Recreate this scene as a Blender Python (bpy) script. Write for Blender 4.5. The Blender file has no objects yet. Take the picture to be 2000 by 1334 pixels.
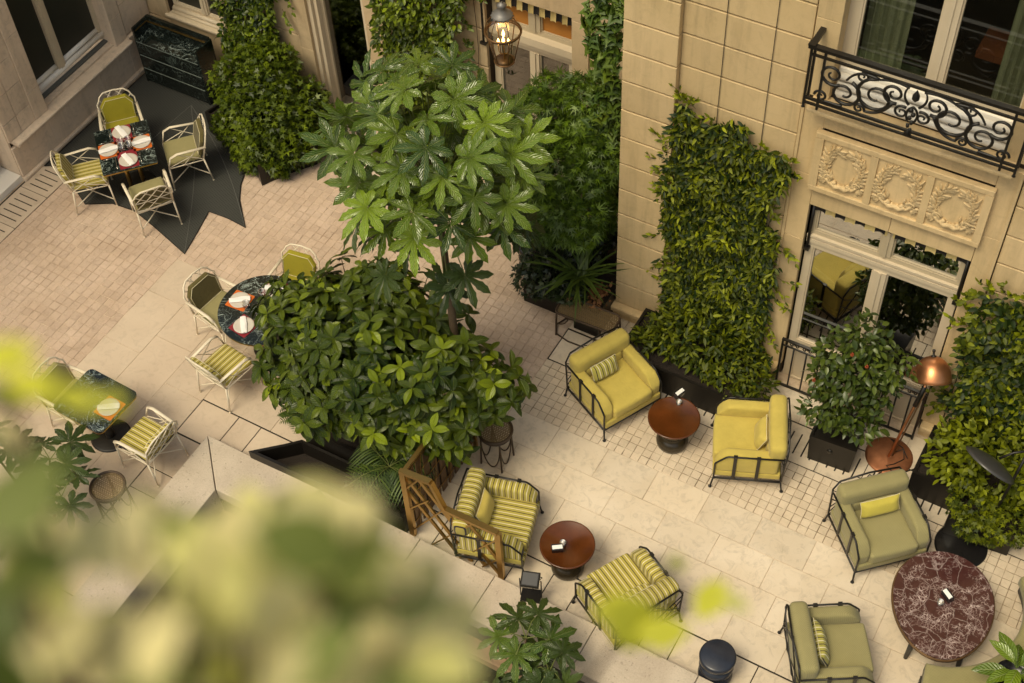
import bpy, math, random
import numpy as np
from mathutils import Vector, Matrix
rad = math.radians
C = bpy.context.scene
COL = C.collection

# ---------------------------------------------------------------- camera, sky, sun, exposure
cam_data = bpy.data.cameras.new('camera')
cam = bpy.data.objects.new('camera', cam_data)
COL.objects.link(cam)
cam.matrix_world = Matrix(((0.867647, -0.367364, 0.335011, 0.0),
                           (0.495706, 0.691068, -0.526023, 0.0),
                           (-0.038274, 0.622470, 0.781708, 14.0),
                           (0, 0, 0, 1)))
cam_data.sensor_width = 36.0
cam_data.lens = 50.07
cam_data.clip_start = 0.05
cam_data.clip_end = 300
cam_data.dof.use_dof = True
cam_data.dof.focus_distance = 16.2
cam_data.dof.aperture_fstop = 2.8
C.camera = cam

world = bpy.data.worlds.new('World')
C.world = world
world.use_nodes = True
wn = world.node_tree
wn.nodes.clear()
w_out = wn.nodes.new('ShaderNodeOutputWorld')
w_bg = wn.nodes.new('ShaderNodeBackground')
w_sky = wn.nodes.new('ShaderNodeTexSky')
w_sky.sky_type = 'NISHITA'
w_sky.sun_disc = False
SUN_EL, SUN_AZ = rad(61), rad(198)       # azimuth clockwise from +Y
w_sky.sun_elevation = SUN_EL
w_sky.sun_rotation = SUN_AZ
w_sky.air_density = 1.0
w_sky.dust_density = 6.0
w_sky.ozone_density = 0.6
w_bg.inputs['Strength'].default_value = 0.14
wn.links.new(w_sky.outputs['Color'], w_bg.inputs['Color'])
wn.links.new(w_bg.outputs['Background'], w_out.inputs['Surface'])

sun_data = bpy.data.lights.new('sun', 'SUN')
sun_data.energy = 1.2
sun_data.angle = rad(20)
sun_data.color = (1.0, 0.93, 0.82)
sun = bpy.data.objects.new('sun', sun_data)
COL.objects.link(sun)
to_sun = Vector((math.sin(SUN_AZ) * math.cos(SUN_EL), math.cos(SUN_AZ) * math.cos(SUN_EL), math.sin(SUN_EL)))
sun.rotation_euler = (-to_sun).to_track_quat('-Z', 'Y').to_euler()
sun.location = to_sun * 40

vs = C.view_settings
vs.view_transform = 'Standard'
vs.look = 'None'
vs.gamma = 1.0
vs.use_curve_mapping = False
vs.exposure = 0.09
vs.use_white_balance = True
vs.white_balance_temperature = 7500
vs.white_balance_tint = 0

# ---------------------------------------------------------------- materials
MATS = {}
def new_mat(name):
    m = bpy.data.materials.new(name)
    m.use_nodes = True
    nt = m.node_tree
    return m, nt, nt.nodes['Principled BSDF']

def nd(nt, kind, **kw):
    n = nt.nodes.new(kind)
    for k, v in kw.items():
        setattr(n, k, v)
    return n

def mth(nt, op, a, b=None, clamp=False):
    n = nt.nodes.new('ShaderNodeMath'); n.operation = op; n.use_clamp = clamp
    for i, x in enumerate((a, b)):
        if x is None: continue
        if isinstance(x, (int, float)): n.inputs[i].default_value = x
        else: nt.links.new(x, n.inputs[i])
    return n.outputs[0]

def mixc(nt, fac, a, b):
    n = nt.nodes.new('ShaderNodeMix'); n.data_type = 'RGBA'
    if isinstance(fac, (int, float)): n.inputs[0].default_value = fac
    else: nt.links.new(fac, n.inputs[0])
    for i, x in ((6, a), (7, b)):
        if isinstance(x, tuple): n.inputs[i].default_value = (*x, 1) if len(x) == 3 else x
        else: nt.links.new(x, n.inputs[i])
    return n.outputs[2]

def noise(nt, scale, detail=4, rough=0.6, dist=0.0, coord=None):
    n = nt.nodes.new('ShaderNodeTexNoise')
    n.inputs['Scale'].default_value = scale
    n.inputs['Detail'].default_value = detail
    n.inputs['Roughness'].default_value = rough
    n.inputs['Distortion'].default_value = dist
    if coord is not None: nt.links.new(coord, n.inputs['Vector'])
    return n.outputs['Fac']

def ramp(nt, fac, stops):
    n = nt.nodes.new('ShaderNodeValToRGB')
    el = n.color_ramp.elements
    while len(el) < len(stops): el.new(0.5)
    for e, (p, c) in zip(el, stops):
        e.position = p
        e.color = (*c, 1) if isinstance(c, tuple) else (c, c, c, 1)
    nt.links.new(fac, n.inputs[0])
    return n.outputs[0]

def world_pos(nt):
    return nt.nodes.new('ShaderNodeNewGeometry').outputs['Position']

def bump(nt, bsdf, h, strength, dist=0.01):
    b = nt.nodes.new('ShaderNodeBump')
    b.inputs['Strength'].default_value = strength
    b.inputs['Distance'].default_value = dist
    nt.links.new(h, b.inputs['Height'])
    nt.links.new(b.outputs['Normal'], bsdf.inputs['Normal'])

def simple(name, col, rough=0.5, metal=0.0, var=0.0, vscale=8.0, bmp=0.0, bscale=60.0, rand=0.0, spec=0.5):
    m, nt, b = new_mat(name)
    b.inputs['Roughness'].default_value = rough
    b.inputs['Metallic'].default_value = metal
    b.inputs['Specular IOR Level'].default_value = spec
    if var or rand:
        p = world_pos(nt)
        v = mth(nt, 'ADD', mth(nt, 'MULTIPLY', mth(nt, 'SUBTRACT', noise(nt, vscale, coord=p), 0.5), 2 * var * 1.6), 1.0)
        if rand:
            r = nt.nodes.new('ShaderNodeObjectInfo').outputs['Random']
            v = mth(nt, 'ADD', v, mth(nt, 'MULTIPLY', mth(nt, 'SUBTRACT', r, 0.5), 2 * rand))
        s = nd(nt, 'ShaderNodeVectorMath', operation='SCALE')
        s.inputs[0].default_value = col
        nt.links.new(v, s.inputs['Scale'])
        nt.links.new(s.outputs[0], b.inputs['Base Color'])
    else:
        b.inputs['Base Color'].default_value = (*col, 1)
    if bmp:
        bump(nt, b, noise(nt, bscale, 5, coord=world_pos(nt)), bmp)
    MATS[name] = m
    return m

def stone(name, col, col2, vscale=1.3, grain=90.0, rand=0.08, gstr=0.25, stain=0.25, rough=0.75, pits=0.0, streak=0.0):
    """pale limestone: clouds of two tints, fine grain, darker stains, a slight shift per block"""
    m, nt, b = new_mat(name)
    p = world_pos(nt)
    big = noise(nt, vscale, 5, 0.62, 0.4, p)
    c = mixc(nt, ramp(nt, big, ((0.34, 0.0), (0.68, 1.0))), col, col2)
    g = noise(nt, grain, 3, 0.7, 0, p)
    g2 = noise(nt, vscale * 7, 6, 0.7, 1.2, p)
    v = mth(nt, 'ADD', mth(nt, 'MULTIPLY', mth(nt, 'SUBTRACT', g, 0.5), gstr), 1.0)
    st = ramp(nt, g2, ((0.33, 1.0), (0.5, 0.0)))
    v = mth(nt, 'SUBTRACT', v, mth(nt, 'MULTIPLY', st, stain))
    r = nt.nodes.new('ShaderNodeObjectInfo').outputs['Random']
    at = nd(nt, 'ShaderNodeAttribute', attribute_name='tint').outputs['Fac']
    v = mth(nt, 'ADD', v, mth(nt, 'MULTIPLY', mth(nt, 'SUBTRACT', r, 0.5), 2 * rand))
    v = mth(nt, 'ADD', v, mth(nt, 'MULTIPLY', at, 2 * rand))
    if streak:
        mp = nd(nt, 'ShaderNodeMapping'); mp.inputs['Scale'].default_value = (5.5, 5.5, 0.55); nt.links.new(p, mp.inputs[0])
        sk = ramp(nt, noise(nt, 1.6, 5, 0.65, 0.3, mp.outputs[0]), ((0.30, 1.0), (0.52, 0.0)))
        v = mth(nt, 'SUBTRACT', v, mth(nt, 'MULTIPLY', sk, streak))
    h = g
    if pits:
        pt = ramp(nt, noise(nt, grain * 0.5, 2, 0.5, 0, p), ((0.28, 1.0), (0.36, 0.0)))
        v = mth(nt, 'SUBTRACT', v, mth(nt, 'MULTIPLY', pt, pits))
        h = mth(nt, 'SUBTRACT', g, pt)
    s = nd(nt, 'ShaderNodeVectorMath', operation='SCALE')
    nt.links.new(c, s.inputs[0]); nt.links.new(v, s.inputs['Scale'])
    nt.links.new(s.outputs[0], b.inputs['Base Color'])
    b.inputs['Roughness'].default_value = rough
    b.inputs['Specular IOR Level'].default_value = 0.3
    bump(nt, b, h, 0.35, 0.003)
    MATS[name] = m
    return m

def leafmat(name, dark, light, rough=0.4, veins=0.0, trans=0.2, spec=0.5, vein_col=None):
    """leaf: per leaf tint from dark to young growth; veins from the uv of the blade"""
    m, nt, b = new_mat(name)
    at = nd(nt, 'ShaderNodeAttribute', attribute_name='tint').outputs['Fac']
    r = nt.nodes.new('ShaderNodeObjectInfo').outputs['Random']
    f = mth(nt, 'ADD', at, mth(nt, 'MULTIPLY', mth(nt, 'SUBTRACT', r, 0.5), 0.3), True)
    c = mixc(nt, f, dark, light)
    if veins:
        uv = nt.nodes.new('ShaderNodeUVMap').outputs[0]
        sp = nt.nodes.new('ShaderNodeSeparateXYZ'); nt.links.new(uv, sp.inputs[0])
        au = mth(nt, 'ABSOLUTE', sp.outputs[0])
        w = mth(nt, 'SUBTRACT', mth(nt, 'MULTIPLY', sp.outputs[1], 9.0), mth(nt, 'MULTIPLY', au, 2.2))
        lat = mth(nt, 'ABSOLUTE', mth(nt, 'SUBTRACT', mth(nt, 'FRACT', w), 0.5))      # 0 on a side vein
        mid = ramp(nt, au, ((0.0, 1.0), (0.10, 0.0)))
        lv = ramp(nt, lat, ((0.0, 1.0), (0.10, 0.0)))
        vv = mth(nt, 'MAXIMUM', mid, mth(nt, 'MULTIPLY', lv, 0.6))
        c = mixc(nt, mth(nt, 'MULTIPLY', vv, veins), c, vein_col or light)
        bump(nt, b, mth(nt, 'SUBTRACT', mth(nt, 'MULTIPLY', lat, 1.6), mid), 0.8, 0.008)
    nt.links.new(c, b.inputs['Base Color'])
    b.inputs['Roughness'].default_value = rough
    b.inputs['Specular IOR Level'].default_value = spec
    if trans:
        t = nt.nodes.new('ShaderNodeBsdfTranslucent')
        nt.links.new(c, t.inputs['Color'])
        mx = nt.nodes.new('ShaderNodeMixShader'); mx.inputs[0].default_value = trans
        out = nt.nodes['Material Output']
        nt.links.new(b.outputs[0], mx.inputs[1]); nt.links.new(t.outputs[0], mx.inputs[2])
        nt.links.new(mx.outputs[0], out.inputs['Surface'])
    MATS[name] = m
    return m

def fabric(name, col, stripe=None, axis=0, period=0.070, check=0.0, col2=None):
    """woven cloth; stripe = (dark, pale) runs lines across one object axis"""
    m, nt, b = new_mat(name)
    oc = nt.nodes.new('ShaderNodeTexCoord').outputs['Object']
    sp = nt.nodes.new('ShaderNodeSeparateXYZ'); nt.links.new(oc, sp.inputs[0])
    base = mixc(nt, ramp(nt, noise(nt, 7, 4, 0.6, 0.3, oc), ((0.3, 0.0), (0.7, 1.0))), tuple(0.86 * x for x in col), col)
    h = noise(nt, 260, 2, 0.6, 0, oc)
    if check:
        a = mth(nt, 'SINE', mth(nt, 'MULTIPLY', mth(nt, 'ADD', sp.outputs[0], sp.outputs[2]), 300))
        d = mth(nt, 'SINE', mth(nt, 'MULTIPLY', mth(nt, 'SUBTRACT', sp.outputs[1], sp.outputs[2]), 300))
        ck = mth(nt, 'MULTIPLY', a, d)
        base = mixc(nt, mth(nt, 'MULTIPLY', mth(nt, 'ADD', mth(nt, 'MULTIPLY', ck, 0.5), 0.5), check), base, col2)
    if stripe:
        fr = mth(nt, 'FRACT', mth(nt, 'DIVIDE', mth(nt, 'ADD', sp.outputs[axis], 5.03), period))
        dk = ramp(nt, mth(nt, 'ABSOLUTE', mth(nt, 'SUBTRACT', fr, 0.25)), ((0.05, 1.0), (0.07, 0.0)))
        pl = ramp(nt, mth(nt, 'ABSOLUTE', mth(nt, 'SUBTRACT', fr, 0.75)), ((0.05, 1.0), (0.07, 0.0)))
        base = mixc(nt, dk, base, stripe[0])
        base = mixc(nt, pl, base, stripe[1])
    nt.links.new(base, b.inputs['Base Color'])
    b.inputs['Roughness'].default_value = 0.9
    b.inputs['Specular IOR Level'].default_value = 0.15
    b.inputs['Sheen Weight'].default_value = 0.15
    wr = noise(nt, 9, 3, 0.5, 0.8, oc)
    bump(nt, b, mth(nt, 'ADD', mth(nt, 'MULTIPLY', h, 0.12), wr), 0.35, 0.02)
    MATS[name] = m
    return m

def marble(name, base, vein, scale=5.0, thr=0.05, rough=0.12, second=None, amount=1.0):
    m, nt, b = new_mat(name)
    p = world_pos(nt)
    n1 = noise(nt, scale, 7, 0.62, 1.6, p)
    n2 = noise(nt, scale * 2.6, 5, 0.6, 2.2, p)
    v1 = ramp(nt, mth(nt, 'ABSOLUTE', mth(nt, 'SUBTRACT', n1, 0.5)), ((0.0, 1.0), (thr, 0.0)))
    v2 = ramp(nt, mth(nt, 'ABSOLUTE', mth(nt, 'SUBTRACT', n2, 0.52)), ((0.0, 1.0), (thr * 0.6, 0.0)))
    mask = ramp(nt, noise(nt, scale * 0.6, 3, 0.5, 0.5, p), ((0.36, 0.0), (0.6, 1.0)))
    vv = mth(nt, 'MULTIPLY', mth(nt, 'MAXIMUM', v1, mth(nt, 'MULTIPLY', v2, 0.8)), mth(nt, 'MULTIPLY', mask, amount), True)
    c = mixc(nt, noise(nt, scale * 1.4, 4, 0.6, 0.6, p), base, second or tuple(1.8 * x for x in base))
    c = mixc(nt, vv, c, vein)
    nt.links.new(c, b.inputs['Base Color'])
    b.inputs['Roughness'].default_value = rough
    MATS[name] = m
    return m

STONE_W = stone('facade_stone', (0.57, 0.42, 0.225), (0.655, 0.49, 0.28), 0.9, 70, 0.06, 0.12, 0.09, streak=0.17)
STONE_B = stone('back_stone', (0.50, 0.375, 0.225), (0.57, 0.435, 0.275), 0.9, 70, 0.05, 0.10, 0.12, streak=0.14)
STONE_L = stone('left_stone', (0.64, 0.51, 0.385), (0.72, 0.59, 0.46), 1.1, 70, 0.06, 0.12, 0.16, streak=0.14)
JOINT = simple('joint_mortar', (0.045, 0.028, 0.014), 0.9)
PAVER = stone('paver_stone', (0.56, 0.455, 0.335), (0.66, 0.55, 0.42), 2.4, 120, 0.07, 0.22, 0.12)
PAVER_L = stone('rosy_paver_stone', (0.47, 0.35, 0.26), (0.56, 0.43, 0.335), 1.6, 120, 0.065, 0.25, 0.16)
SLAB = stone('slab_stone', (0.62, 0.515, 0.385), (0.70, 0.60, 0.475), 1.1, 110, 0.08, 0.18, 0.20)
SLAB_L = stone('left_slab_stone', (0.53, 0.42, 0.315), (0.60, 0.49, 0.375), 1.1, 110, 0.06, 0.16, 0.12)
COPING = stone('grainy_coping_stone', (0.45, 0.37, 0.285), (0.55, 0.465, 0.365), 2.0, 55, 0.03, 0.45, 0.08, pits=0.25)
GROUT = stone('grout', (0.30, 0.21, 0.14), (0.74, 0.60, 0.45), 2.2, 60, 0.0, 0.25, 0.2)
GROUT_R = stone('dark_grout', (0.11, 0.075, 0.04), (0.46, 0.36, 0.26), 1.8, 60, 0.0, 0.25, 0.2)
DARKGAP = simple('dark_gap', (0.03, 0.022, 0.015), 0.9)
CREAM = simple('cream_paint', (0.60, 0.50, 0.36), 0.45, var=0.04)
WHITEP = simple('white_paint', (0.80, 0.76, 0.69), 0.4, var=0.03)
TANP = simple('tan_paint', (0.46, 0.38, 0.26), 0.5, var=0.04)
IRON = simple('black_iron', (0.009, 0.0075, 0.006), 0.42, 0.0, bmp=0.15)
BLACKM = simple('black_metal_sheet', (0.011, 0.009, 0.007), 0.36, 0.0, var=0.2, spec=0.3)
BLACKCER = simple('black_ceramic', (0.012, 0.011, 0.011), 0.22)
BLUECER = simple('dark_blue_ceramic', (0.020, 0.024, 0.036), 0.24, var=0.3, vscale=9)
BRASS = simple('brass', (0.46, 0.29, 0.095), 0.34, 0.95, var=0.10, vscale=9)
BRONZE = simple('dark_bronze', (0.16, 0.09, 0.04), 0.4, 0.6, var=0.2)
COPPER = simple('copper', (0.58, 0.25, 0.115), 0.34, 0.85, var=0.12, vscale=10)
COPPERD = simple('aged_copper', (0.36, 0.145, 0.07), 0.5, 0.7, var=0.25, vscale=14)
SILVER = simple('silver', (0.75, 0.72, 0.66), 0.2, 0.95)
CANEW = simple('ivory_painted_cane', (0.74, 0.65, 0.50), 0.5, var=0.05)
RATTAN = simple('dark_rattan', (0.060, 0.035, 0.017), 0.55, var=0.25, vscale=30)
WEAVE = simple('woven_cane', (0.20, 0.135, 0.06), 0.6, var=0.2, vscale=40)
LACQ = simple('brown_lacquer', (0.088, 0.025, 0.006), 0.16, 0.0, var=0.55, vscale=3.2)
LACQB = simple('dark_lacquer_base', (0.030, 0.022, 0.012), 0.24)
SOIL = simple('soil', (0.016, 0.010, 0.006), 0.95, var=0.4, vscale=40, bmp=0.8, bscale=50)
BARK = simple('bark', (0.10, 0.065, 0.035), 0.85, var=0.3, vscale=20, bmp=0.6)
STEM = simple('green_stem', (0.12, 0.14, 0.03), 0.6)
LIME = fabric('lime_cloth', (0.54, 0.425, 0.105))
LIMED = fabric('mustard_cloth', (0.30, 0.26, 0.025))
OLIVE = fabric('olive_cloth', (0.255, 0.225, 0.10), check=0.6, col2=(0.36, 0.32, 0.16))
OLIVED = fabric('dark_olive_cloth', (0.105, 0.085, 0.030), check=0.4, col2=(0.15, 0.125, 0.05))
YELL = fabric('yellow_cloth', (0.52, 0.44, 0.085))
STR_Y = fabric('striped_cloth', (0.45, 0.37, 0.085), ((0.035, 0.025, 0.03), (0.72, 0.66, 0.45)), 1)
STR_X = fabric('striped_arm_cloth', (0.45, 0.37, 0.085), ((0.035, 0.025, 0.03), (0.72, 0.66, 0.45)), 0)
STR_C = fabric('striped_cushion_cloth', (0.42, 0.37, 0.09), ((0.035, 0.025, 0.03), (0.75, 0.70, 0.50)), 1, 0.075)
PIPING = simple('pale_piping', (0.62, 0.55, 0.36), 0.8)
GREENM = marble('dark_green_marble', (0.005, 0.008, 0.007), (0.42, 0.50, 0.46), 3.4, 0.013, 0.10)
GREENK = marble('blackish_green_marble', (0.004, 0.006, 0.005), (0.10, 0.13, 0.115), 3.0, 0.012, 0.22)
GREENE = simple('pale_marble_edge', (0.16, 0.19, 0.17), 0.4, var=0.6, vscale=25)  # mottled paler strip along the top edge of each drawer front
def breccia():
    m, nt, b = new_mat('burgundy_marble')
    p = world_pos(nt)
    wob = nt.nodes.new('ShaderNodeTexNoise'); wob.inputs['Scale'].default_value = 5; wob.inputs['Detail'].default_value = 5; nt.links.new(p, wob.inputs['Vector'])
    va = nd(nt, 'ShaderNodeVectorMath', operation='MULTIPLY_ADD'); nt.links.new(wob.outputs['Color'], va.inputs[0]); va.inputs[1].default_value = (.13, .13, .13); nt.links.new(p, va.inputs[2])
    def crack(scale, wd):
        v = nd(nt, 'ShaderNodeTexVoronoi', feature='DISTANCE_TO_EDGE'); v.inputs['Scale'].default_value = scale; nt.links.new(va.outputs[0], v.inputs['Vector'])
        return ramp(nt, v.outputs['Distance'], ((0.0, 1.0), (wd, 0.0)))
    k1, k2, k3 = crack(5, .028), crack(11, .05), crack(29, .085)
    patch = ramp(nt, noise(nt, 5.5, 4, .6, .8, p), ((.46, 0.0), (.62, 1.0)))
    vv = mth(nt, 'MAXIMUM', mth(nt, 'MULTIPLY', k1, .45), mth(nt, 'MULTIPLY', mth(nt, 'MAXIMUM', k2, mth(nt, 'MULTIPLY', k3, .85)), patch))
    vv = mth(nt, 'MULTIPLY', vv, ramp(nt, noise(nt, 22, 3, .6, 0, p), ((.30, .25), (.6, 1.0))))
    c = mixc(nt, noise(nt, 9, 4, .6, .6, p), (.032, .010, .009), (.085, .032, .028))
    c = mixc(nt, mth(nt, 'MULTIPLY', patch, .22), c, (.16, .08, .075))
    c = mixc(nt, vv, c, (.64, .52, .49))
    nt.links.new(c, b.inputs['Base Color']); b.inputs['Roughness'].default_value = .16
    MATS['burgundy_marble'] = m
    return m
REDM = breccia()
ORANGE = simple('orange_leather', (0.58, 0.12, 0.012), 0.6)
CRIMSON = simple('crimson_leather', (0.22, 0.010, 0.018), 0.55)
CHINA = simple('plate_china', (0.56, 0.51, 0.44), 0.3)
LINEN = simple('white_linen', (0.82, 0.79, 0.76), 0.9, bmp=0.2)
CARD = simple('white_card', (0.8, 0.78, 0.73), 0.7)
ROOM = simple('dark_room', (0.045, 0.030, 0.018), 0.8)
CURT = simple('sage_curtain', (0.36, 0.37, 0.25), 0.9)
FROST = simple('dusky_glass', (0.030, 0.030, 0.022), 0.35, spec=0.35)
AMBERGLOW = simple('painted_amber_glow', (0.42, 0.17, 0.03), 0.8)  # warm lamp reflection painted into the orange-brown transom panes
VALB = simple('black_canvas', (0.015, 0.012, 0.01), 0.9)
VALC = simple('cream_canvas', (0.60, 0.47, 0.20), 0.9)
LEADG = simple('lead_grey', (0.20, 0.19, 0.18), 0.45, 0.4)
DLAMP = simple('dark_grey_enamel', (0.055, 0.053, 0.052), 0.32)
SOFAB = simple('charcoal_shell', (0.035, 0.033, 0.030), 0.5)

def glassmat(name, refl, tint=(1, 1, 1), rough=0.0):
    m, nt, b = new_mat(name)
    t = nt.nodes.new('ShaderNodeBsdfTransparent'); t.inputs[0].default_value = (*tint, 1)
    g = nt.nodes.new('ShaderNodeBsdfGlossy'); g.inputs['Roughness'].default_value = rough
    mx = nt.nodes.new('ShaderNodeMixShader'); mx.inputs[0].default_value = refl
    nt.links.new(t.outputs[0], mx.inputs[1]); nt.links.new(g.outputs[0], mx.inputs[2])
    nt.links.new(mx.outputs[0], nt.nodes['Material Output'].inputs['Surface'])
    MATS[name] = m
    return m
WGLASS = glassmat('window_glass', 0.18, (0.8, 0.82, 0.78))
MGLASS = glassmat('mirror_window_glass', 0.55, (0.45, 0.46, 0.43))
LGLASS = glassmat('lantern_glass', 0.10, (0.97, 0.95, 0.9))
DGLASS = glassmat('tumbler_glass', 0.22, (0.93, 0.93, 0.92), 0.02)

def flamemat():
    m, nt, b = new_mat('lamp_flame')
    b.inputs['Emission Color'].default_value = (1.0, 0.50, 0.14, 1)
    b.inputs['Emission Strength'].default_value = 14.0
    MATS['lamp_flame'] = m
    return m
FLAME = flamemat()

def matmat():
    m, nt, b = new_mat('rubber_grid_mat')
    p = world_pos(nt)
    mp = nd(nt, 'ShaderNodeMapping'); mp.inputs['Rotation'].default_value = (0, 0, rad(20))
    nt.links.new(p, mp.inputs[0])
    ck = nd(nt, 'ShaderNodeTexVoronoi'); ck.inputs['Scale'].default_value = 30; ck.inputs['Randomness'].default_value = 0.0
    nt.links.new(mp.outputs[0], ck.inputs['Vector'])
    hole = ramp(nt, ck.outputs['Distance'], ((0.30, 1.0), (0.44, 0.0)))
    c = mixc(nt, hole, (0.042, 0.044, 0.038), (0.008, 0.008, 0.007))
    c = mixc(nt, mth(nt, 'MULTIPLY', noise(nt, 3, 4, coord=p), 0.4), c, (0.038, 0.037, 0.032))
    nt.links.new(c, b.inputs['Base Color'])
    b.inputs['Roughness'].default_value = 0.65
    bump(nt, b, mth(nt, 'SUBTRACT', 1.0, hole), 0.6, 0.004)
    return m
MATRUB = matmat()

L_FATSIA = leafmat('fatsia_leaf', (0.028, 0.066, 0.004), (0.175, 0.26, 0.014), 0.25, 0.6, 0.12, 0.7, (0.42, 0.46, 0.18))
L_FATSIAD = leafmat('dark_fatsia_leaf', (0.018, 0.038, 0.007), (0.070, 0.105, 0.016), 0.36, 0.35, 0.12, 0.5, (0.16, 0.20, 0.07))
L_BUSH = leafmat('broad_shrub_leaf', (0.013, 0.032, 0.003), (0.26, 0.33, 0.014), 0.36, 0.35, 0.12, 0.5)
L_IVY = leafmat('jasmine_leaf', (0.013, 0.028, 0.003), (0.32, 0.35, 0.014), 0.5, 0, 0.18, 0.28)
L_IVYB = leafmat('dark_jasmine_leaf', (0.010, 0.026, 0.003), (0.20, 0.26, 0.014), 0.40, 0, 0.12, 0.35)
L_MAPLE = leafmat('maple_leaf', (0.022, 0.055, 0.005), (0.17, 0.27, 0.014), 0.45, 0, 0.25)
L_CAM = leafmat('camellia_leaf', (0.012, 0.028, 0.006), (0.13, 0.17, 0.022), 0.32, 0, 0.1, 0.4)
L_FERN = leafmat('fern_leaf', (0.030, 0.060, 0.009), (0.11, 0.16, 0.022), 0.5, 0, 0.2)
L_DARK = leafmat('shade_leaf', (0.014, 0.026, 0.008), (0.06, 0.085, 0.018), 0.4, 0, 0.15)
L_VINE = leafmat('vine_leaf', (0.050, 0.10, 0.012), (0.19, 0.27, 0.030), 0.5, 0, 0.3)
def forelm():
    m = leafmat('pale_balcony_leaf', (0.1, 0.1, 0.1), (0.2, 0.2, 0.2), 0.6, 0, 0.35)
    nt = m.node_tree
    at = nd(nt, 'ShaderNodeAttribute', attribute_name='tint').outputs['Fac']
    c = ramp(nt, at, ((0.0, (.085, .115, .020)), (0.25, (.20, .24, .05)), (0.42, (.80, .70, .38)), (0.75, (.84, .75, .34)), (0.9, (.58, .64, .09)), (1.0, (.84, .82, .08))))
    for n in nt.nodes:
        if n.type == 'BSDF_PRINCIPLED': nt.links.new(c, n.inputs['Base Color'])
        if n.type == 'BSDF_TRANSLUCENT': nt.links.new(c, n.inputs['Color'])
    return m
L_FORE = forelm()
L_DEAD = leafmat('dry_leaf', (0.13, 0.045, 0.015), (0.30, 0.14, 0.05), 0.7, 0, 0.1)
PETAL = simple('red_petal', (0.36, 0.07, 0.025), 0.6)

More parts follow.
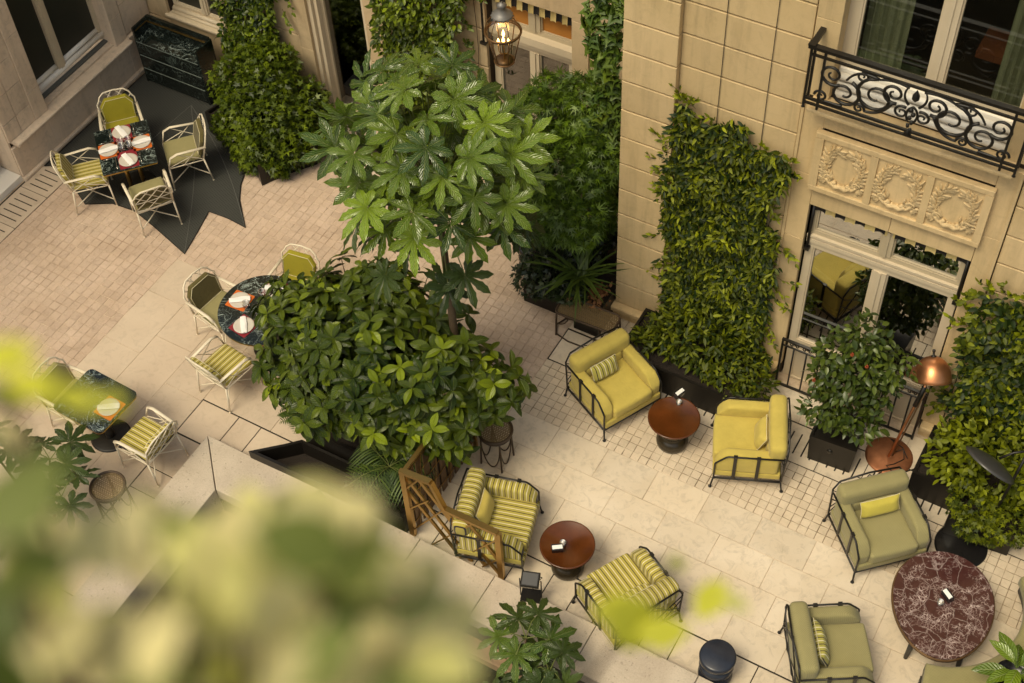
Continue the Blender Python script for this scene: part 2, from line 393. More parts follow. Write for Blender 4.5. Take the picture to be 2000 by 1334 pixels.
# ---------------------------------------------------------------- mesh helpers
class MB:
    def __init__(s): s.v = []; s.f = []; s.sm = []
    def add(s, vs, fs, smooth=False, T=None):
        o = len(s.v)
        for p in vs: s.v.append(tuple(T @ Vector(p)) if T is not None else tuple(p))
        for f in fs: s.f.append(tuple(i + o for i in f)); s.sm.append(smooth)
        return s
    def box(s, x0, y0, z0, x1, y1, z1, T=None):
        v = [(x0, y0, z0), (x1, y0, z0), (x1, y1, z0), (x0, y1, z0), (x0, y0, z1), (x1, y0, z1), (x1, y1, z1), (x0, y1, z1)]
        return s.add(v, [(3, 2, 1, 0), (4, 5, 6, 7), (0, 1, 5, 4), (1, 2, 6, 5), (2, 3, 7, 6), (3, 0, 4, 7)], False, T)
    def cbox(s, x0, y0, z0, x1, y1, z1, c, face):
        """box whose one visible face ('z+','y-','x+') has a chamfered rim"""
        if face == 'z+':
            v = [(x0, y0, z0), (x1, y0, z0), (x1, y1, z0), (x0, y1, z0), (x0, y0, z1 - c), (x1, y0, z1 - c), (x1, y1, z1 - c), (x0, y1, z1 - c),
                 (x0 + c, y0 + c, z1), (x1 - c, y0 + c, z1), (x1 - c, y1 - c, z1), (x0 + c, y1 - c, z1)]
        elif face == 'y-':
            v = [(x0, y1, z0), (x0, y1, z1), (x1, y1, z1), (x1, y1, z0), (x0, y0 + c, z0), (x0, y0 + c, z1), (x1, y0 + c, z1), (x1, y0 + c, z0),
                 (x0 + c, y0, z0 + c), (x0 + c, y0, z1 - c), (x1 - c, y0, z1 - c), (x1 - c, y0, z0 + c)]
        else:
            v = [(x0, y0, z0), (x0, y0, z1), (x0, y1, z1), (x0, y1, z0), (x1 - c, y0, z0), (x1 - c, y0, z1), (x1 - c, y1, z1), (x1 - c, y1, z0),
                 (x1, y0 + c, z0 + c), (x1, y0 + c, z1 - c), (x1, y1 - c, z1 - c), (x1, y1 - c, z0 + c)]
        f = [(0, 1, 5, 4), (1, 2, 6, 5), (2, 3, 7, 6), (3, 0, 4, 7), (4, 5, 9, 8), (5, 6, 10, 9), (6, 7, 11, 10), (7, 4, 8, 11), (8, 9, 10, 11), (3, 2, 1, 0)]
        if face == 'y-' or face == 'x+':
            f = [tuple(reversed(q)) for q in f] if face == 'y-' else f
        return s.add(v, f)
    def prism(s, poly, z0, z1, c=0.0, T=None):
        n = len(poly)
        cx = sum(p[0] for p in poly) / n; cy = sum(p[1] for p in poly) / n
        v = [(x, y, z0) for x, y in poly] + [(x, y, z1 - c) for x, y in poly]
        f = [tuple(reversed(range(n)))] + [(i, (i + 1) % n, n + (i + 1) % n, n + i) for i in range(n)]
        if c:
            q = []
            for i in range(n):
                a, b, d = Vector(poly[i - 1]), Vector(poly[i]), Vector(poly[(i + 1) % n])
                e1 = (b - a).normalized(); e2 = (d - b).normalized()
                n1 = Vector((-e1.y, e1.x)); n2 = Vector((-e2.y, e2.x)); m = n1 + n2
                if m.length < 1e-6: m = n1.copy()
                m = m.normalized(); k = c / max(0.35, m.dot(n1)); q.append((b.x + m.x * k, b.y + m.y * k, z1))
            v += q
            f += [(n + i, n + (i + 1) % n, 2 * n + (i + 1) % n, 2 * n + i) for i in range(n)] + [tuple(range(2 * n, 3 * n))]
        else:
            f += [tuple(range(n, 2 * n))]
        return s.add(v, f, False, T)
    def tube(s, pts, r, seg=8, closed=False, cap=True, flat=None):
        P = [Vector(p) for p in pts]; n = len(P); rr = r if isinstance(r, (list, tuple)) else [r] * n
        rings = []; up = None
        for i in range(n):
            if closed: t = P[(i + 1) % n] - P[i - 1]
            else: t = P[min(i + 1, n - 1)] - P[max(i - 1, 0)]
            t = t.normalized() if t.length > 1e-9 else Vector((0, 0, 1))
            if up is None:
                up = Vector((0, 0, 1)) if abs(t.z) < 0.9 else Vector((1, 0, 0))
            u = up - t * up.dot(t)
            if u.length < 1e-6: u = t.orthogonal()
            u.normalize(); w = t.cross(u); up = u
            ring = []
            for k in range(seg):
                a = 2 * math.pi * (k + 0.5) / seg
                fx, fy = (1, 1) if flat is None else flat
                ring.append(tuple(P[i] + (u * math.sin(a) * fy + w * math.cos(a) * fx) * rr[i]))
            rings.append(ring)
        v = [p for ring in rings for p in ring]; f = []
        m = n if closed else n - 1
        for i in range(m):
            for k in range(seg):
                a = i * seg + k; b = i * seg + (k + 1) % seg; j = (i + 1) % n
                f.append((a, j * seg + k, j * seg + (k + 1) % seg, b))
        if cap and not closed:
            f.append(tuple(range(seg))); f.append(tuple(reversed(range((n - 1) * seg, n * seg))))
        return s.add(v, f, seg > 5)
    def lathe(s, prof, seg=32, cx=0, cy=0, sx=1.0, sy=1.0, T=None):
        v = []; f = []; n = len(prof)
        for r, z in prof:
            for k in range(seg):
                a = 2 * math.pi * k / seg
                v.append((cx + r * math.cos(a) * sx, cy + r * math.sin(a) * sy, z))
        for i in range(n - 1):
            for k in range(seg):
                f.append((i * seg + k, i * seg + (k + 1) % seg, (i + 1) * seg + (k + 1) % seg, (i + 1) * seg + k))
        if prof[0][0] > 1e-6: f.append(tuple(reversed(range(seg))))
        if prof[-1][0] > 1e-6: f.append(tuple(range((n - 1) * seg, n * seg)))
        return s.add(v, f, True, T)
    def cushion(s, x0, y0, z0, x1, y1, z1, r, puff=0.0, n=9, T=None, exps=None):
        """rounded, slightly swollen upholstery block"""
        c = Vector(((x0 + x1) / 2, (y0 + y1) / 2, (z0 + z1) / 2)); h = Vector(((x1 - x0) / 2, (y1 - y0) / 2, (z1 - z0) / 2))
        r = min(r, h.x * .98, h.y * .98, h.z * .98)
        def grid(L):   # sample more densely near the rounded rims
            a = [-L + r * (1 - math.cos(math.pi / 2 * i / 3)) for i in range(3)]
            b = [-(L - r) + 2 * (L - r) * i / (n - 1) for i in range(n)]
            return a + b + [-q for q in reversed(a)]
        gx, gy, gz = grid(h.x), grid(h.y), grid(h.z)
        idx = {}; v = []; f = []
        def vert(i, j, k):
            if (i, j, k) in idx: return idx[(i, j, k)]
            p = Vector((gx[i], gy[j], gz[k]))
            q = Vector((max(-h.x + r, min(h.x - r, p.x)), max(-h.y + r, min(h.y - r, p.y)), max(-h.z + r, min(h.z - r, p.z))))
            d = p - q
            if d.length > 1e-9: p = q + d.normalized() * r
            if puff:
                u = Vector((p.x / h.x, p.y / h.y, p.z / h.z))
                bul = [(1 - u.y ** 2) * (1 - u.z ** 2), (1 - u.x ** 2) * (1 - u.z ** 2), (1 - u.x ** 2) * (1 - u.y ** 2)]
                p = p + Vector((math.copysign(max(0, bul[0]), u.x) * abs(u.x) ** 3, math.copysign(max(0, bul[1]), u.y) * abs(u.y) ** 3, math.copysign(max(0, bul[2]), u.z) * abs(u.z) ** 3)) * puff
            idx[(i, j, k)] = len(v); v.append(tuple(c + p)); return idx[(i, j, k)]
        X, Y, Z = len(gx) - 1, len(gy) - 1, len(gz) - 1
        for i in range(X):
            for j in range(Y):
                f.append((vert(i, j, Z), vert(i + 1, j, Z), vert(i + 1, j + 1, Z), vert(i, j + 1, Z)))
                f.append((vert(i, j + 1, 0), vert(i + 1, j + 1, 0), vert(i + 1, j, 0), vert(i, j, 0)))
        for i in range(X):
            for k in range(Z):
                f.append((vert(i, 0, k), vert(i + 1, 0, k), vert(i + 1, 0, k + 1), vert(i, 0, k + 1)))
                f.append((vert(i, Y, k + 1), vert(i + 1, Y, k + 1), vert(i + 1, Y, k), vert(i, Y, k)))
        for j in range(Y):
            for k in range(Z):
                f.append((vert(0, j, k + 1), vert(0, j + 1, k + 1), vert(0, j + 1, k), vert(0, j, k)))
                f.append((vert(X, j, k), vert(X, j + 1, k), vert(X, j + 1, k + 1), vert(X, j, k + 1)))
        return s.add(v, f, True, T)
    def mesh(s, name):
        me = bpy.data.meshes.new(name)
        me.from_pydata(s.v, [], s.f)
        me.polygons.foreach_set('use_smooth', s.sm)
        me.update()
        return me
    def build(s, name, m, parent=None, loc=None, rz=0.0):
        me = s.mesh(name)
        me.materials.append(m)
        return link(name, me, parent, loc, rz)

def link(name, me, parent=None, loc=None, rz=0.0):
    o = bpy.data.objects.new(name, me)
    COL.objects.link(o)
    if parent is not None: o.parent = parent
    if loc is not None: o.location = loc
    if rz: o.rotation_euler = (0, 0, rz)
    return o

def tag(o, label, cat, group=None):
    o['label'] = label; o['category'] = cat
    if group: o['group'] = group
    return o

def thing(name, label, cat, loc=(0, 0, 0), rz=0.0, group=None):
    o = link(name, None, None, loc, rz)
    o.empty_display_size = 0.1
    return tag(o, label, cat, group)

def structure(name, loc=(0, 0, 0)):
    o = link(name, None, None, loc)
    o['kind'] = 'structure'
    return o

def copy_tree(o, parent=None):
    c = o.copy(); COL.objects.link(c)
    if parent is not None: c.parent = parent
    for ch in list(o.children): copy_tree(ch, c)
    return c

def arc(cx, cy, r, a0, a1, n):
    return [(cx + r * math.cos(a0 + (a1 - a0) * i / n), cy + r * math.sin(a0 + (a1 - a0) * i / n)) for i in range(n + 1)]

# ---------------------------------------------------------------- foliage helpers (numpy)
RNG = np.random.default_rng(7)
def leaf_blade(width=0.4, rows=4, fold=0.10, droop=0.15, peak=0.45):
    """unit leaf along +x, normal +z : verts, quads/tris, uv"""
    v = [(0, 0, 0)]; uv = [(0, 0)]
    for i in range(1, rows):
        t = i / rows
        w = width * 0.5 * (math.sin(math.pi * t ** (math.log(0.5) / math.log(peak)))) ** 0.8
        z = -droop * t * t
        v += [(t, -w, z + fold * w * 2), (t, 0, z), (t, w, z + fold * w * 2)]
        uv += [(-1, t), (0, t), (1, t)]
    v.append((1, 0, -droop)); uv.append((0, 1))
    f = [(0, 1, 2), (0, 2, 3)]
    for i in range(rows - 2):
        a = 1 + 3 * i
        f += [(a, a + 3, a + 4, a + 1), (a + 1, a + 4, a + 5, a + 2)]
    a = 1 + 3 * (rows - 2); e = len(v) - 1
    f += [(a, e, a + 1), (a + 1, e, a + 2)]
    return np.array(v, float), f, np.array(uv, float)

def lobed(lobes, cut=0.5, width=0.2, droop=0.15):
    """small palmate leaf (maple, ivy): lobes = list of (angle, length); base at origin, pointing +x"""
    v = [(0, 0, 0)]; f = []; n = len(lobes)
    for i, (a, L) in enumerate(lobes):
        ca, sa = math.cos(a), math.sin(a)
        v.append((L * ca, L * sa, -droop * L * L))
    for i in range(n - 1):
        a = (lobes[i][0] + lobes[i + 1][0]) / 2; L = cut * min(lobes[i][1], lobes[i + 1][1])
        v.append((L * math.cos(a), L * math.sin(a), 0.03))
    for i in range(n):
        l = n + i if i > 0 else None; r = n + 1 + i if i < n - 1 else None
        if l is not None: f.append((0, l, 1 + i))
        if r is not None: f.append((0, 1 + i, r))
    return np.array(v, float), f, np.zeros((len(v), 2))

def frames(D, N):
    """rows: x along D, z near N"""
    x = D / np.linalg.norm(D, axis=1, keepdims=True)
    z = N - x * (N * x).sum(1, keepdims=True)
    z /= np.linalg.norm(z, axis=1, keepdims=True) + 1e-9
    y = np.cross(z, x)
    return np.stack([x, y, z], 1)

def scatter_mesh(name, T, P, D, N, S, tint, m):
    tv, tf, tuv = T
    n = len(P); k = len(tv)
    R = frames(D, N)
    V = (np.einsum('vk,nkj->nvj', tv, R) * S[:, None, None] + P[:, None, :]).reshape(-1, 3)
    lens = np.array([len(f) for f in tf]); flat = np.array([i for f in tf for i in f])
    loops = (flat[None, :] + (np.arange(n) * k)[:, None]).ravel()
    lt = np.tile(lens, n); ls = np.concatenate([[0], np.cumsum(lt)[:-1]])
    me = bpy.data.meshes.new(name)
    me.vertices.add(len(V)); me.vertices.foreach_set('co', V.ravel().astype(np.float32))
    me.loops.add(len(loops)); me.loops.foreach_set('vertex_index', loops.astype(np.int32))
    me.polygons.add(len(lt)); me.polygons.foreach_set('loop_start', ls.astype(np.int32))
    me.update(calc_edges=True)
    me.polygons.foreach_set('use_smooth', np.ones(len(lt), bool))
    a = me.attributes.new('tint', 'FLOAT', 'POINT')
    a.data.foreach_set('value', np.repeat(tint, k).astype(np.float32))
    uvl = me.uv_layers.new(name='UVMap')
    uvs = np.tile(tuv, (n, 1))[loops]
    uvl.data.foreach_set('uv', uvs.ravel().astype(np.float32))
    me.materials.append(m)
    return me

def foliage(name, parent, T, P, D, N, S, tint, m):
    P, D, N = (np.asarray(x, float) for x in (P, D, N))
    o = link(name, scatter_mesh(name, T, P, D, N, np.asarray(S, float), np.asarray(tint, float), m), parent)
    o['kind'] = 'stuff'
    return o

def in_poly(pts, poly):
    x, y = pts[:, 0], pts[:, 1]; r = np.zeros(len(pts), bool); n = len(poly)
    for i in range(n):
        x0, y0 = poly[i]; x1, y1 = poly[(i + 1) % n]
        c = ((y0 > y) != (y1 > y)) & (x < (x1 - x0) * (y - y0) / (y1 - y0 + 1e-12) + x0)
        r ^= c
    return r

def vnoise(P, freq, seed):
    """cheap smooth clump noise from a few sine waves, about -1..1"""
    g = np.random.default_rng(seed); s = np.zeros(len(P))
    for _ in range(6):
        d = g.normal(size=P.shape[1]); d /= np.linalg.norm(d)
        s += np.sin((P @ d) * freq * g.uniform(0.6, 1.6) + g.uniform(0, 6.28))
    return s / 3.2

BL_NARROW = leaf_blade(0.34, 4, 0.12, 0.22, 0.42)
BL_OVATE = leaf_blade(0.48, 4, 0.12, 0.22, 0.45)
BL_BROAD = leaf_blade(0.50, 6, 0.12, 0.25, 0.52)
BL_GRASS = leaf_blade(0.06, 6, 0.1, 0.55, 0.35)
BL_PINNA = leaf_blade(0.24, 3, 0.1, 0.15, 0.35)
IVY5 = lobed([(-1.9, .55), (-.95, .75), (0, 1.0), (.95, .75), (1.9, .55)], 0.55)
MAPLE7 = lobed([(-2.1, .45), (-1.35, .78), (-.66, .96), (0, 1.05), (.66, .96), (1.35, .78), (2.1, .45)], 0.27)
# ================================================================ the terrace floor
R = random.Random(3)
CX0, CY0 = -8.41, 6.35          # outer edge of the raised stone curb round the light well
WX0, WY0 = -7.86, 5.78          # its inner edge

terrace = structure('terrace_floor')
b = MB()
b.box(-14.6, 6.55, -0.30, 3.2, 12.3, -0.006)
b.box(-14.6, -4.0, -0.30, -8.30, 6.55, -0.006)
b.build('bedding', GROUT, terrace)
MB().box(-5.475, 8.555, -.02, 3.1, 9.388, -.0045).build('bedding', GROUT_R, terrace)

def slab(x0, y0, x1, y1, m=SLAB, gap=0.003, dz=0.0):
    o = MB().cbox(x0 + gap, y0 + gap, -0.02, x1 - gap, y1 - gap, R.uniform(-0.001, 0.001) + dz, 0.003, 'z+').build('slab', m, terrace)
    return o

# big slabs: four rows along the lounge side, running off to the right
rows = [8.55, 8.11, 7.69, 7.27, 6.85]
shift = [0.0, 0.33, 0.12, 0.44]
for r in range(4):
    x = -10.65 + 0.0
    x = -8.91 - (-8.91 + 4.18 + shift[r]) % 0.655 + 0.0
    xs = [-8.91]
    k = x
    while k < 3.0:
        if k > -8.91 + 0.2: xs.append(k)
        k += 0.655
    xs.append(3.1)
    for a, c in zip(xs, xs[1:]):
        slab(a, rows[r + 1], c, rows[r], SLAB if a > -6.5 else SLAB_L)
# band of slabs on the dining side, running towards the camera
cols = [-10.65, -10.07, -9.49, -8.91]
for ci in range(3):
    y = 8.55; first = [0.62, 0.30, 0.85][ci]
    ys = [y]; y -= first
    while y > 2.0:
        ys.append(y); y -= 0.88
    ys.append(1.9)
    for a, c in zip(ys, ys[1:]):
        slab(cols[ci], c, cols[ci + 1], a, SLAB_L)
# ring of drain covers round the curb, wide dark joints
b = MB(); b.box(-8.92, 6.36, -0.03, 3.1, 6.86, -0.004); b.box(-8.92, 1.9, -0.03, -8.40, 6.40, -0.004)
b.build('drain_channel', DARKGAP, terrace)
xs = [-8.905, -8.35, -8.02, -7.46, -7.13, -6.57, -6.24, -5.68, -5.35, -4.79, -4.40, -3.95, -3.62, -3.30, -2.74, -2.40, -1.85, -1.52, -0.96, -0.62, -0.06, 0.3, 0.9, 1.2, 1.8, 2.2, 3.0]
for a, c in zip(xs, xs[1:]):
    slab(a, 6.30, c, 6.84, SLAB if a > -6.5 else SLAB_L, 0.006, 0.0)
ys = [6.29, 5.75, 5.42, 4.86, 4.53, 3.97, 3.4, 2.8, 2.0]
for a, c in zip(ys, ys[1:]):
    slab(-8.905, c, -8.36, a, SLAB_L, 0.006)

def slotted(x0, y0, x1, y1, along, pitch, inset, m, dark=True):
    """drain cover with open slots: bars between two cheeks over a dark channel"""
    g = MB()
    z0, z1 = -0.02, 0.0
    w = 0.0095
    if along == 'y':   # slots run along y, spaced in x
        g.box(x0, y0, z0, x1, y0 + inset, z1); g.box(x0, y1 - inset, z0, x1, y1, z1)
        n = max(1, round((x1 - x0) / pitch)); p = (x1 - x0) / n
        for i in range(n):
            a = x0 + i * p + (w if i else 0); c = x0 + (i + 1) * p - (w if i < n - 1 else 0)
            g.box(a, y0 + inset, z0, c, y1 - inset, z1)
    else:
        g.box(x0, y0, z0, x0 + inset, y1, z1); g.box(x1 - inset, y0, z0, x1, y1, z1)
        n = max(1, round((y1 - y0) / pitch)); p = (y1 - y0) / n
        for i in range(n):
            a = y0 + i * p + (w if i else 0); c = y0 + (i + 1) * p - (w if i < n - 1 else 0)
            g.box(x0 + inset, a, z0, x1 - inset, c, z1)
    return g.build('slotted_slab', m, terrace)

# slotted strip under the left wall
MB().box(-13.5, 3.0, -0.03, -12.98, 9.25, -0.004).build('drain_channel', DARKGAP, terrace)
y = 9.22
for L in (0.62, 0.66, 0.66, 0.66, 0.66, 0.66, 0.66, 0.66):
    slotted(-13.47, y - L + 0.005, -12.99, y - 0.005, 'x', 0.105, 0.075, SLAB_L); y -= L
# slotted strip along the right wing and below the back wall
MB().box(-5.48, 9.39, -0.03, 3.1, 9.95, -0.004).build('drain_channel', DARKGAP, terrace)
x = -5.47
for L in (0.46, 0.46, 0.52, 0.52, 0.52, 0.52, 0.52, 0.52, 0.52, 0.52, 0.52, 0.52, 0.52, 0.52, 0.52, 0.52):
    if x > 2.6: break
    if x < -4.8: slab(x, 9.40, x + L, 9.93, SLAB, 0.005)
    else: slotted(x + 0.005, 9.40, x + L - 0.005, 9.93, 'y', 0.105, 0.11, SLAB)
    x += L
MB().box(-11.0, 10.95, -0.03, -5.4, 11.5, -0.004).build('drain_channel', DARKGAP, terrace)
x = -10.9
while x < -5.6:
    (slotted if x > -8.2 else lambda a, b_, c, d, *_: slab(a, b_, c, d, SLAB_L, 0.005))(x + 0.005, 10.96, x + 0.515, 11.49, 'y', 0.105, 0.11, SLAB); x += 0.525
x = -5.47
while x < 2.9:
    slab(x, 9.95, x + 0.62, 10.42, SLAB, 0.004); x += 0.62
x = -13.0
while x < -5.4:
    slab(x, 11.51, x + 0.7, 11.80, SLAB_L, 0.004); x += 0.7

# small paving setts : (x0, y0, x1, y1, size, material)
def sett_mesh(seed, s):
    q = random.Random(seed); j = 0.004
    g = MB()
    h = s / 2 - 0.003
    pts = [(-h + q.uniform(-j, j), -h + q.uniform(-j, j)), (h + q.uniform(-j, j), -h + q.uniform(-j, j)), (h + q.uniform(-j, j), h + q.uniform(-j, j)), (-h + q.uniform(-j, j), h + q.uniform(-j, j))]
    return g.prism(pts, -0.025, 0.0, 0.0035)
setts = []
def field(x0, y0, x1, y1, s, m, stagger):
    nx = round((x1 - x0) / s); ny = round((y1 - y0) / s); sx = (x1 - x0) / nx; sy = (y1 - y0) / ny
    for i in range(nx):
        off = R.uniform(0, sy) if stagger else 0.0
        for j in range(ny):
            setts.append((x0 + (i + .5) * sx, y0 + (j + .5) * sy + off * 0.999 - (sy if y0 + (j + .5) * sy + off > y1 - sy * 0.4 and stagger else 0) * 0, sx, sy, m))
field(-12.98, 3.2, -10.65, 9.45, 0.125, PAVER_L, False)
field(-12.98, 9.45, -10.65, 10.95, 0.125, PAVER_L, False)
field(-10.65, 8.55, -5.48, 10.95, 0.115, PAVER_L, False)
field(-5.48, 8.55, 3.0, 9.39, 0.105, PAVER, False)
camp = Vector((0, 0, 14))
fwd = -Vector((0.335011, -0.526023, 0.781708)); rgt = Vector((0.867647, 0.495706, -0.038274)); upv = Vector((-0.367364, 0.691068, 0.622470))
def shows(x, y, z=0.0):
    d = Vector((x, y, z)) - camp; k = d.dot(fwd)
    u = d.dot(rgt) / k * 2781.7 + 1000; w = -d.dot(upv) / k * 2781.7 + 667
    return -20 < u < 2020 and -20 < w < 1354, u, w, k
def covered(u, w):      # deep under plants or furniture, so the photograph shows nothing of it
    return (500 < u < 990 and 500 < w < 900) or (640 < u < 1200 and 120 < w < 420)
front = []; rest = []
for s in setts:
    ok, u, w, k = shows(s[0], s[1])
    (front if ok and not covered(u, w) else rest).append((k, s))
front.sort(key=lambda q: q[0])
single = [q[1] for q in front[:300]]
others = [q[1] for q in front[300:]] + [q[1] for q in rest]
base_meshes = {}
for m in (PAVER, PAVER_L):
    for k in range(4):
        me = sett_mesh(k, 1.0 if False else 0.105).mesh('sett'); me.materials.append(m); base_meshes[m.name, k] = me
for (x, y, sx, sy, m) in single:
    o = link('paving_sett', base_meshes[m.name, R.randrange(4)], terrace, (x, y, R.uniform(-0.002, 0.0015)), R.uniform(-0.015, 0.015))
    o.scale = (sx / 0.105, sy / 0.105, 1)
for m in (PAVER, PAVER_L):
    V = []; F = []; TI = []
    for (x, y, sx, sy, mm) in others:
        if mm is not m: continue
        o = len(V); z = R.uniform(-0.002, 0.0015)
        if R.random() < 0.0: continue
        hx, hy = sx / 2 - 0.003, sy / 2 - 0.003; c = 0.0035; t = R.uniform(-0.5, 0.5); a = R.uniform(-0.02, 0.02)
        q = [(-hx, -hy), (hx, -hy), (hx, hy), (-hx, hy)]
        q = [(u + R.uniform(-.0035, .0035) - a * w, w + R.uniform(-.0035, .0035) + a * u) for u, w in q]
        V += [(x + u, y + w, -0.02) for u, w in q] + [(x + u, y + w, z - c) for u, w in q] + [(x + u * (1 - c / hx), y + w * (1 - c / hy), z) for u, w in q]
        F += [(o + i, o + (i + 1) % 4, o + 4 + (i + 1) % 4, o + 4 + i) for i in range(4)] + [(o + 4 + i, o + 4 + (i + 1) % 4, o + 8 + (i + 1) % 4, o + 8 + i) for i in range(4)] + [(o + 8, o + 9, o + 10, o + 11)]
        TI += [t] * 12
    me = bpy.data.meshes.new('setts'); me.from_pydata(V, [], F); me.update()
    at = me.attributes.new('tint', 'FLOAT', 'POINT'); at.data.foreach_set('value', TI)
    me.materials.append(m)
    o = link('paving_setts', me, terrace); o['kind'] = 'stuff'

# ================================================================ curb and light well
well = structure('well_curb')
def curbstone(poly):
    MB().prism(poly, 0.08, 0.20, 0.006).build('curb_stone', COPING, well)
g = 0.004
curbstone([(CX0, CY0 - 2 * g), (CX0, 4.6 + g), (WX0, 4.6 + g), (WX0, WY0 - 2 * g)])
curbstone([(CX0, 4.6 - g), (CX0, 3.4 + g), (WX0, 3.4 + g), (WX0, 4.6 - g)])
curbstone([(CX0, 3.4 - g), (CX0, 2.0), (WX0, 2.0), (WX0, 3.4 - g)])
curbstone([(CX0 + 2 * g, CY0), (WX0 + 2 * g, WY0), (-6.62 - g, WY0), (-6.62 - g, CY0)])
for a, c in ((-6.62, -5.42), (-5.42, -4.45), (-4.45, -3.2), (-3.2, -2.0), (-2.0, -0.7), (-0.7, 0.6), (0.6, 3.0)):
    curbstone([(a + g, WY0), (c - g, WY0), (c - g, CY0), (a + g, CY0)])
b = MB(); b.box(CX0 + .02, 2.0, -0.3, WX0 - .02, CY0 - .02, 0.08); b.box(WX0 - .02, WY0 + .02, -0.3, 3.0, CY0 - .02, 0.08)
b.build('curb_wall', COPING, well)
b = MB(); b.box(WX0 - 0.02, 2.0, -3.2, WX0 - 0.015, WY0 + .02, -0.3); b.box(WX0, WY0 + 0.012, -0.42, 3.0, WY0 + .02, -0.02)
b.box(WX0, 1.9, -3.2, 3.0, 1.95, -0.3)
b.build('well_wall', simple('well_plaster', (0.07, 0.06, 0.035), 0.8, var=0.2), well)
b = MB(); b.box(WX0, WY0 - 0.16, -0.30, 3.0, WY0 + 0.01, -0.26); b.box(WX0, WY0 - 0.19, -0.34, 3.0, WY0 - 0.16, -0.22)
b.build('gutter', simple('brown_fascia', (0.30, 0.19, 0.11), 0.5, var=0.15), well)
# glazed wall of the room below, opposite the planting
x = WX0
while x < 2.9:
    p = MB().box(x + 0.03, WY0 - 0.03, -3.0, x + 1.07, WY0 - 0.02, -0.40).build('lower_pane', MGLASS, well)
    MB().box(x - 0.03, WY0 - 0.06, -3.1, x + 0.03, WY0 + 0.0, -0.36).build('lower_mullion', IRON, well); x += 1.1
MB().box(WX0, WY0 + 0.02, -3.2, 3.0, WY0 + 0.9, -0.45).build('lower_room', ROOM, well)
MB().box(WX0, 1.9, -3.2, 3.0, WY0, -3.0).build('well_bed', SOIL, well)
b = MB()
for i in range(7): b.box(-5.93, 4.86 + i * 0.04, -1.02, -5.58, 4.882 + i * 0.04, -0.99)
b.box(-5.94, 4.84, -1.05, -5.57, 5.13, -1.02)
b.build('vent_louvre', WHITEP, well)

# ================================================================ right wing
wing = thing('hotel_wing', 'pale limestone wing with wreath panels above its tall french window', 'building', (0, 0, 0))
FY, PY = 10.50, 10.42            # wall face, pilaster face
def wall_block(par, m, x0, x1, z0, z1, y, depth=0.06, face='y-', j=0.011, c=0.005, jx=0.0008):
    g = MB()
    if face == 'y-': g.cbox(x0 + jx, y, z0 + j, x1 - jx, y + depth, z1 - j, c, 'y-')
    else: g.cbox(y - depth, x0 + jx, z0 + j, y, x1 - jx, z1 - j, c, 'x+')
    return g.build('wall_block', m, par)
course = [0.255] + [4.70 - 0.4045 * k for k in range(10, -1, -1)] + [5.105, 5.51, 5.92, 6.32]
# backing masonry round the openings
OX0, OX1, OZ1 = -2.85, -1.10, 3.01
UX0, UX1, UZ0 = -2.86, -0.98, 4.46
b = MB()
b.box(-5.06, FY + 0.05, 0, OX0, 12.2, 3.01); b.box(OX1, FY + 0.05, 0, 3.0, 12.2, 3.01)
b.box(-5.06, FY + 0.05, 3.01, 3.0, 12.2, 4.46)
b.box(-5.06, FY + 0.05, 4.46, UX0, 12.2, 7.2); b.box(UX1, FY + 0.05, 4.46, 3.0, 12.2, 7.2)
b.box(UX0, FY + 0.05, 6.7, UX1, 12.2, 7.2)
b.build('masonry', JOINT, wing)
b = MB(); b.box(-5.06, FY, 7.2, 3.0, 12.2, 9.0); b.build('upper_storey', STONE_W, wing)
for z0, z1 in zip(course, course[1:]):
    wall_block(wing, STONE_W, -5.06, -4.44, z0, z1, PY, 0.13)
    xm = -3.76 if int(z0 * 10) % 2 else -3.60
    wall_block(wing, STONE_W, -4.44, -3.11, z0, z1, FY)
    if z1 < 6.4: wall_block(wing, STONE_W, -0.86, 0.35, z0 + 0.03, z1 + 0.03, FY); wall_block(wing, STONE_W, 0.35, 1.7, z0 + 0.03, z1 + 0.03, FY)
# side of the pilaster towards the back court
b = MB(); b.box(-5.062, PY + 0.13, 0.25, -5.03, 11.8, 7.2); b.build('return_wall', STONE_B, wing)
# plinth and its ledge
MB().box(-5.12, PY - 0.02, 0, -4.40, FY + 0.04, 0.17).build('plinth', STONE_W, wing)
for xa, xc in ((-4.40, OX0 - .02), (OX1 + .02, 3.0)): MB().box(xa, FY - 0.04, 0, xc, FY + 0.04, 0.17).build('plinth', STONE_W, wing)
b = MB()
b.cbox(-5.17, PY - 0.09, 0.17, -4.36, FY + 0.05, 0.25, 0.012, 'y-'); b.cbox(-4.36, FY - 0.12, 0.17, OX0 - 0.03, FY + 0.05, 0.25, 0.012, 'y-'); b.cbox(OX1 + .03, FY - .12, .17, 3.0, FY + .05, .25, .012, 'y-')
b.build('plinth_ledge', STONE_W, wing)
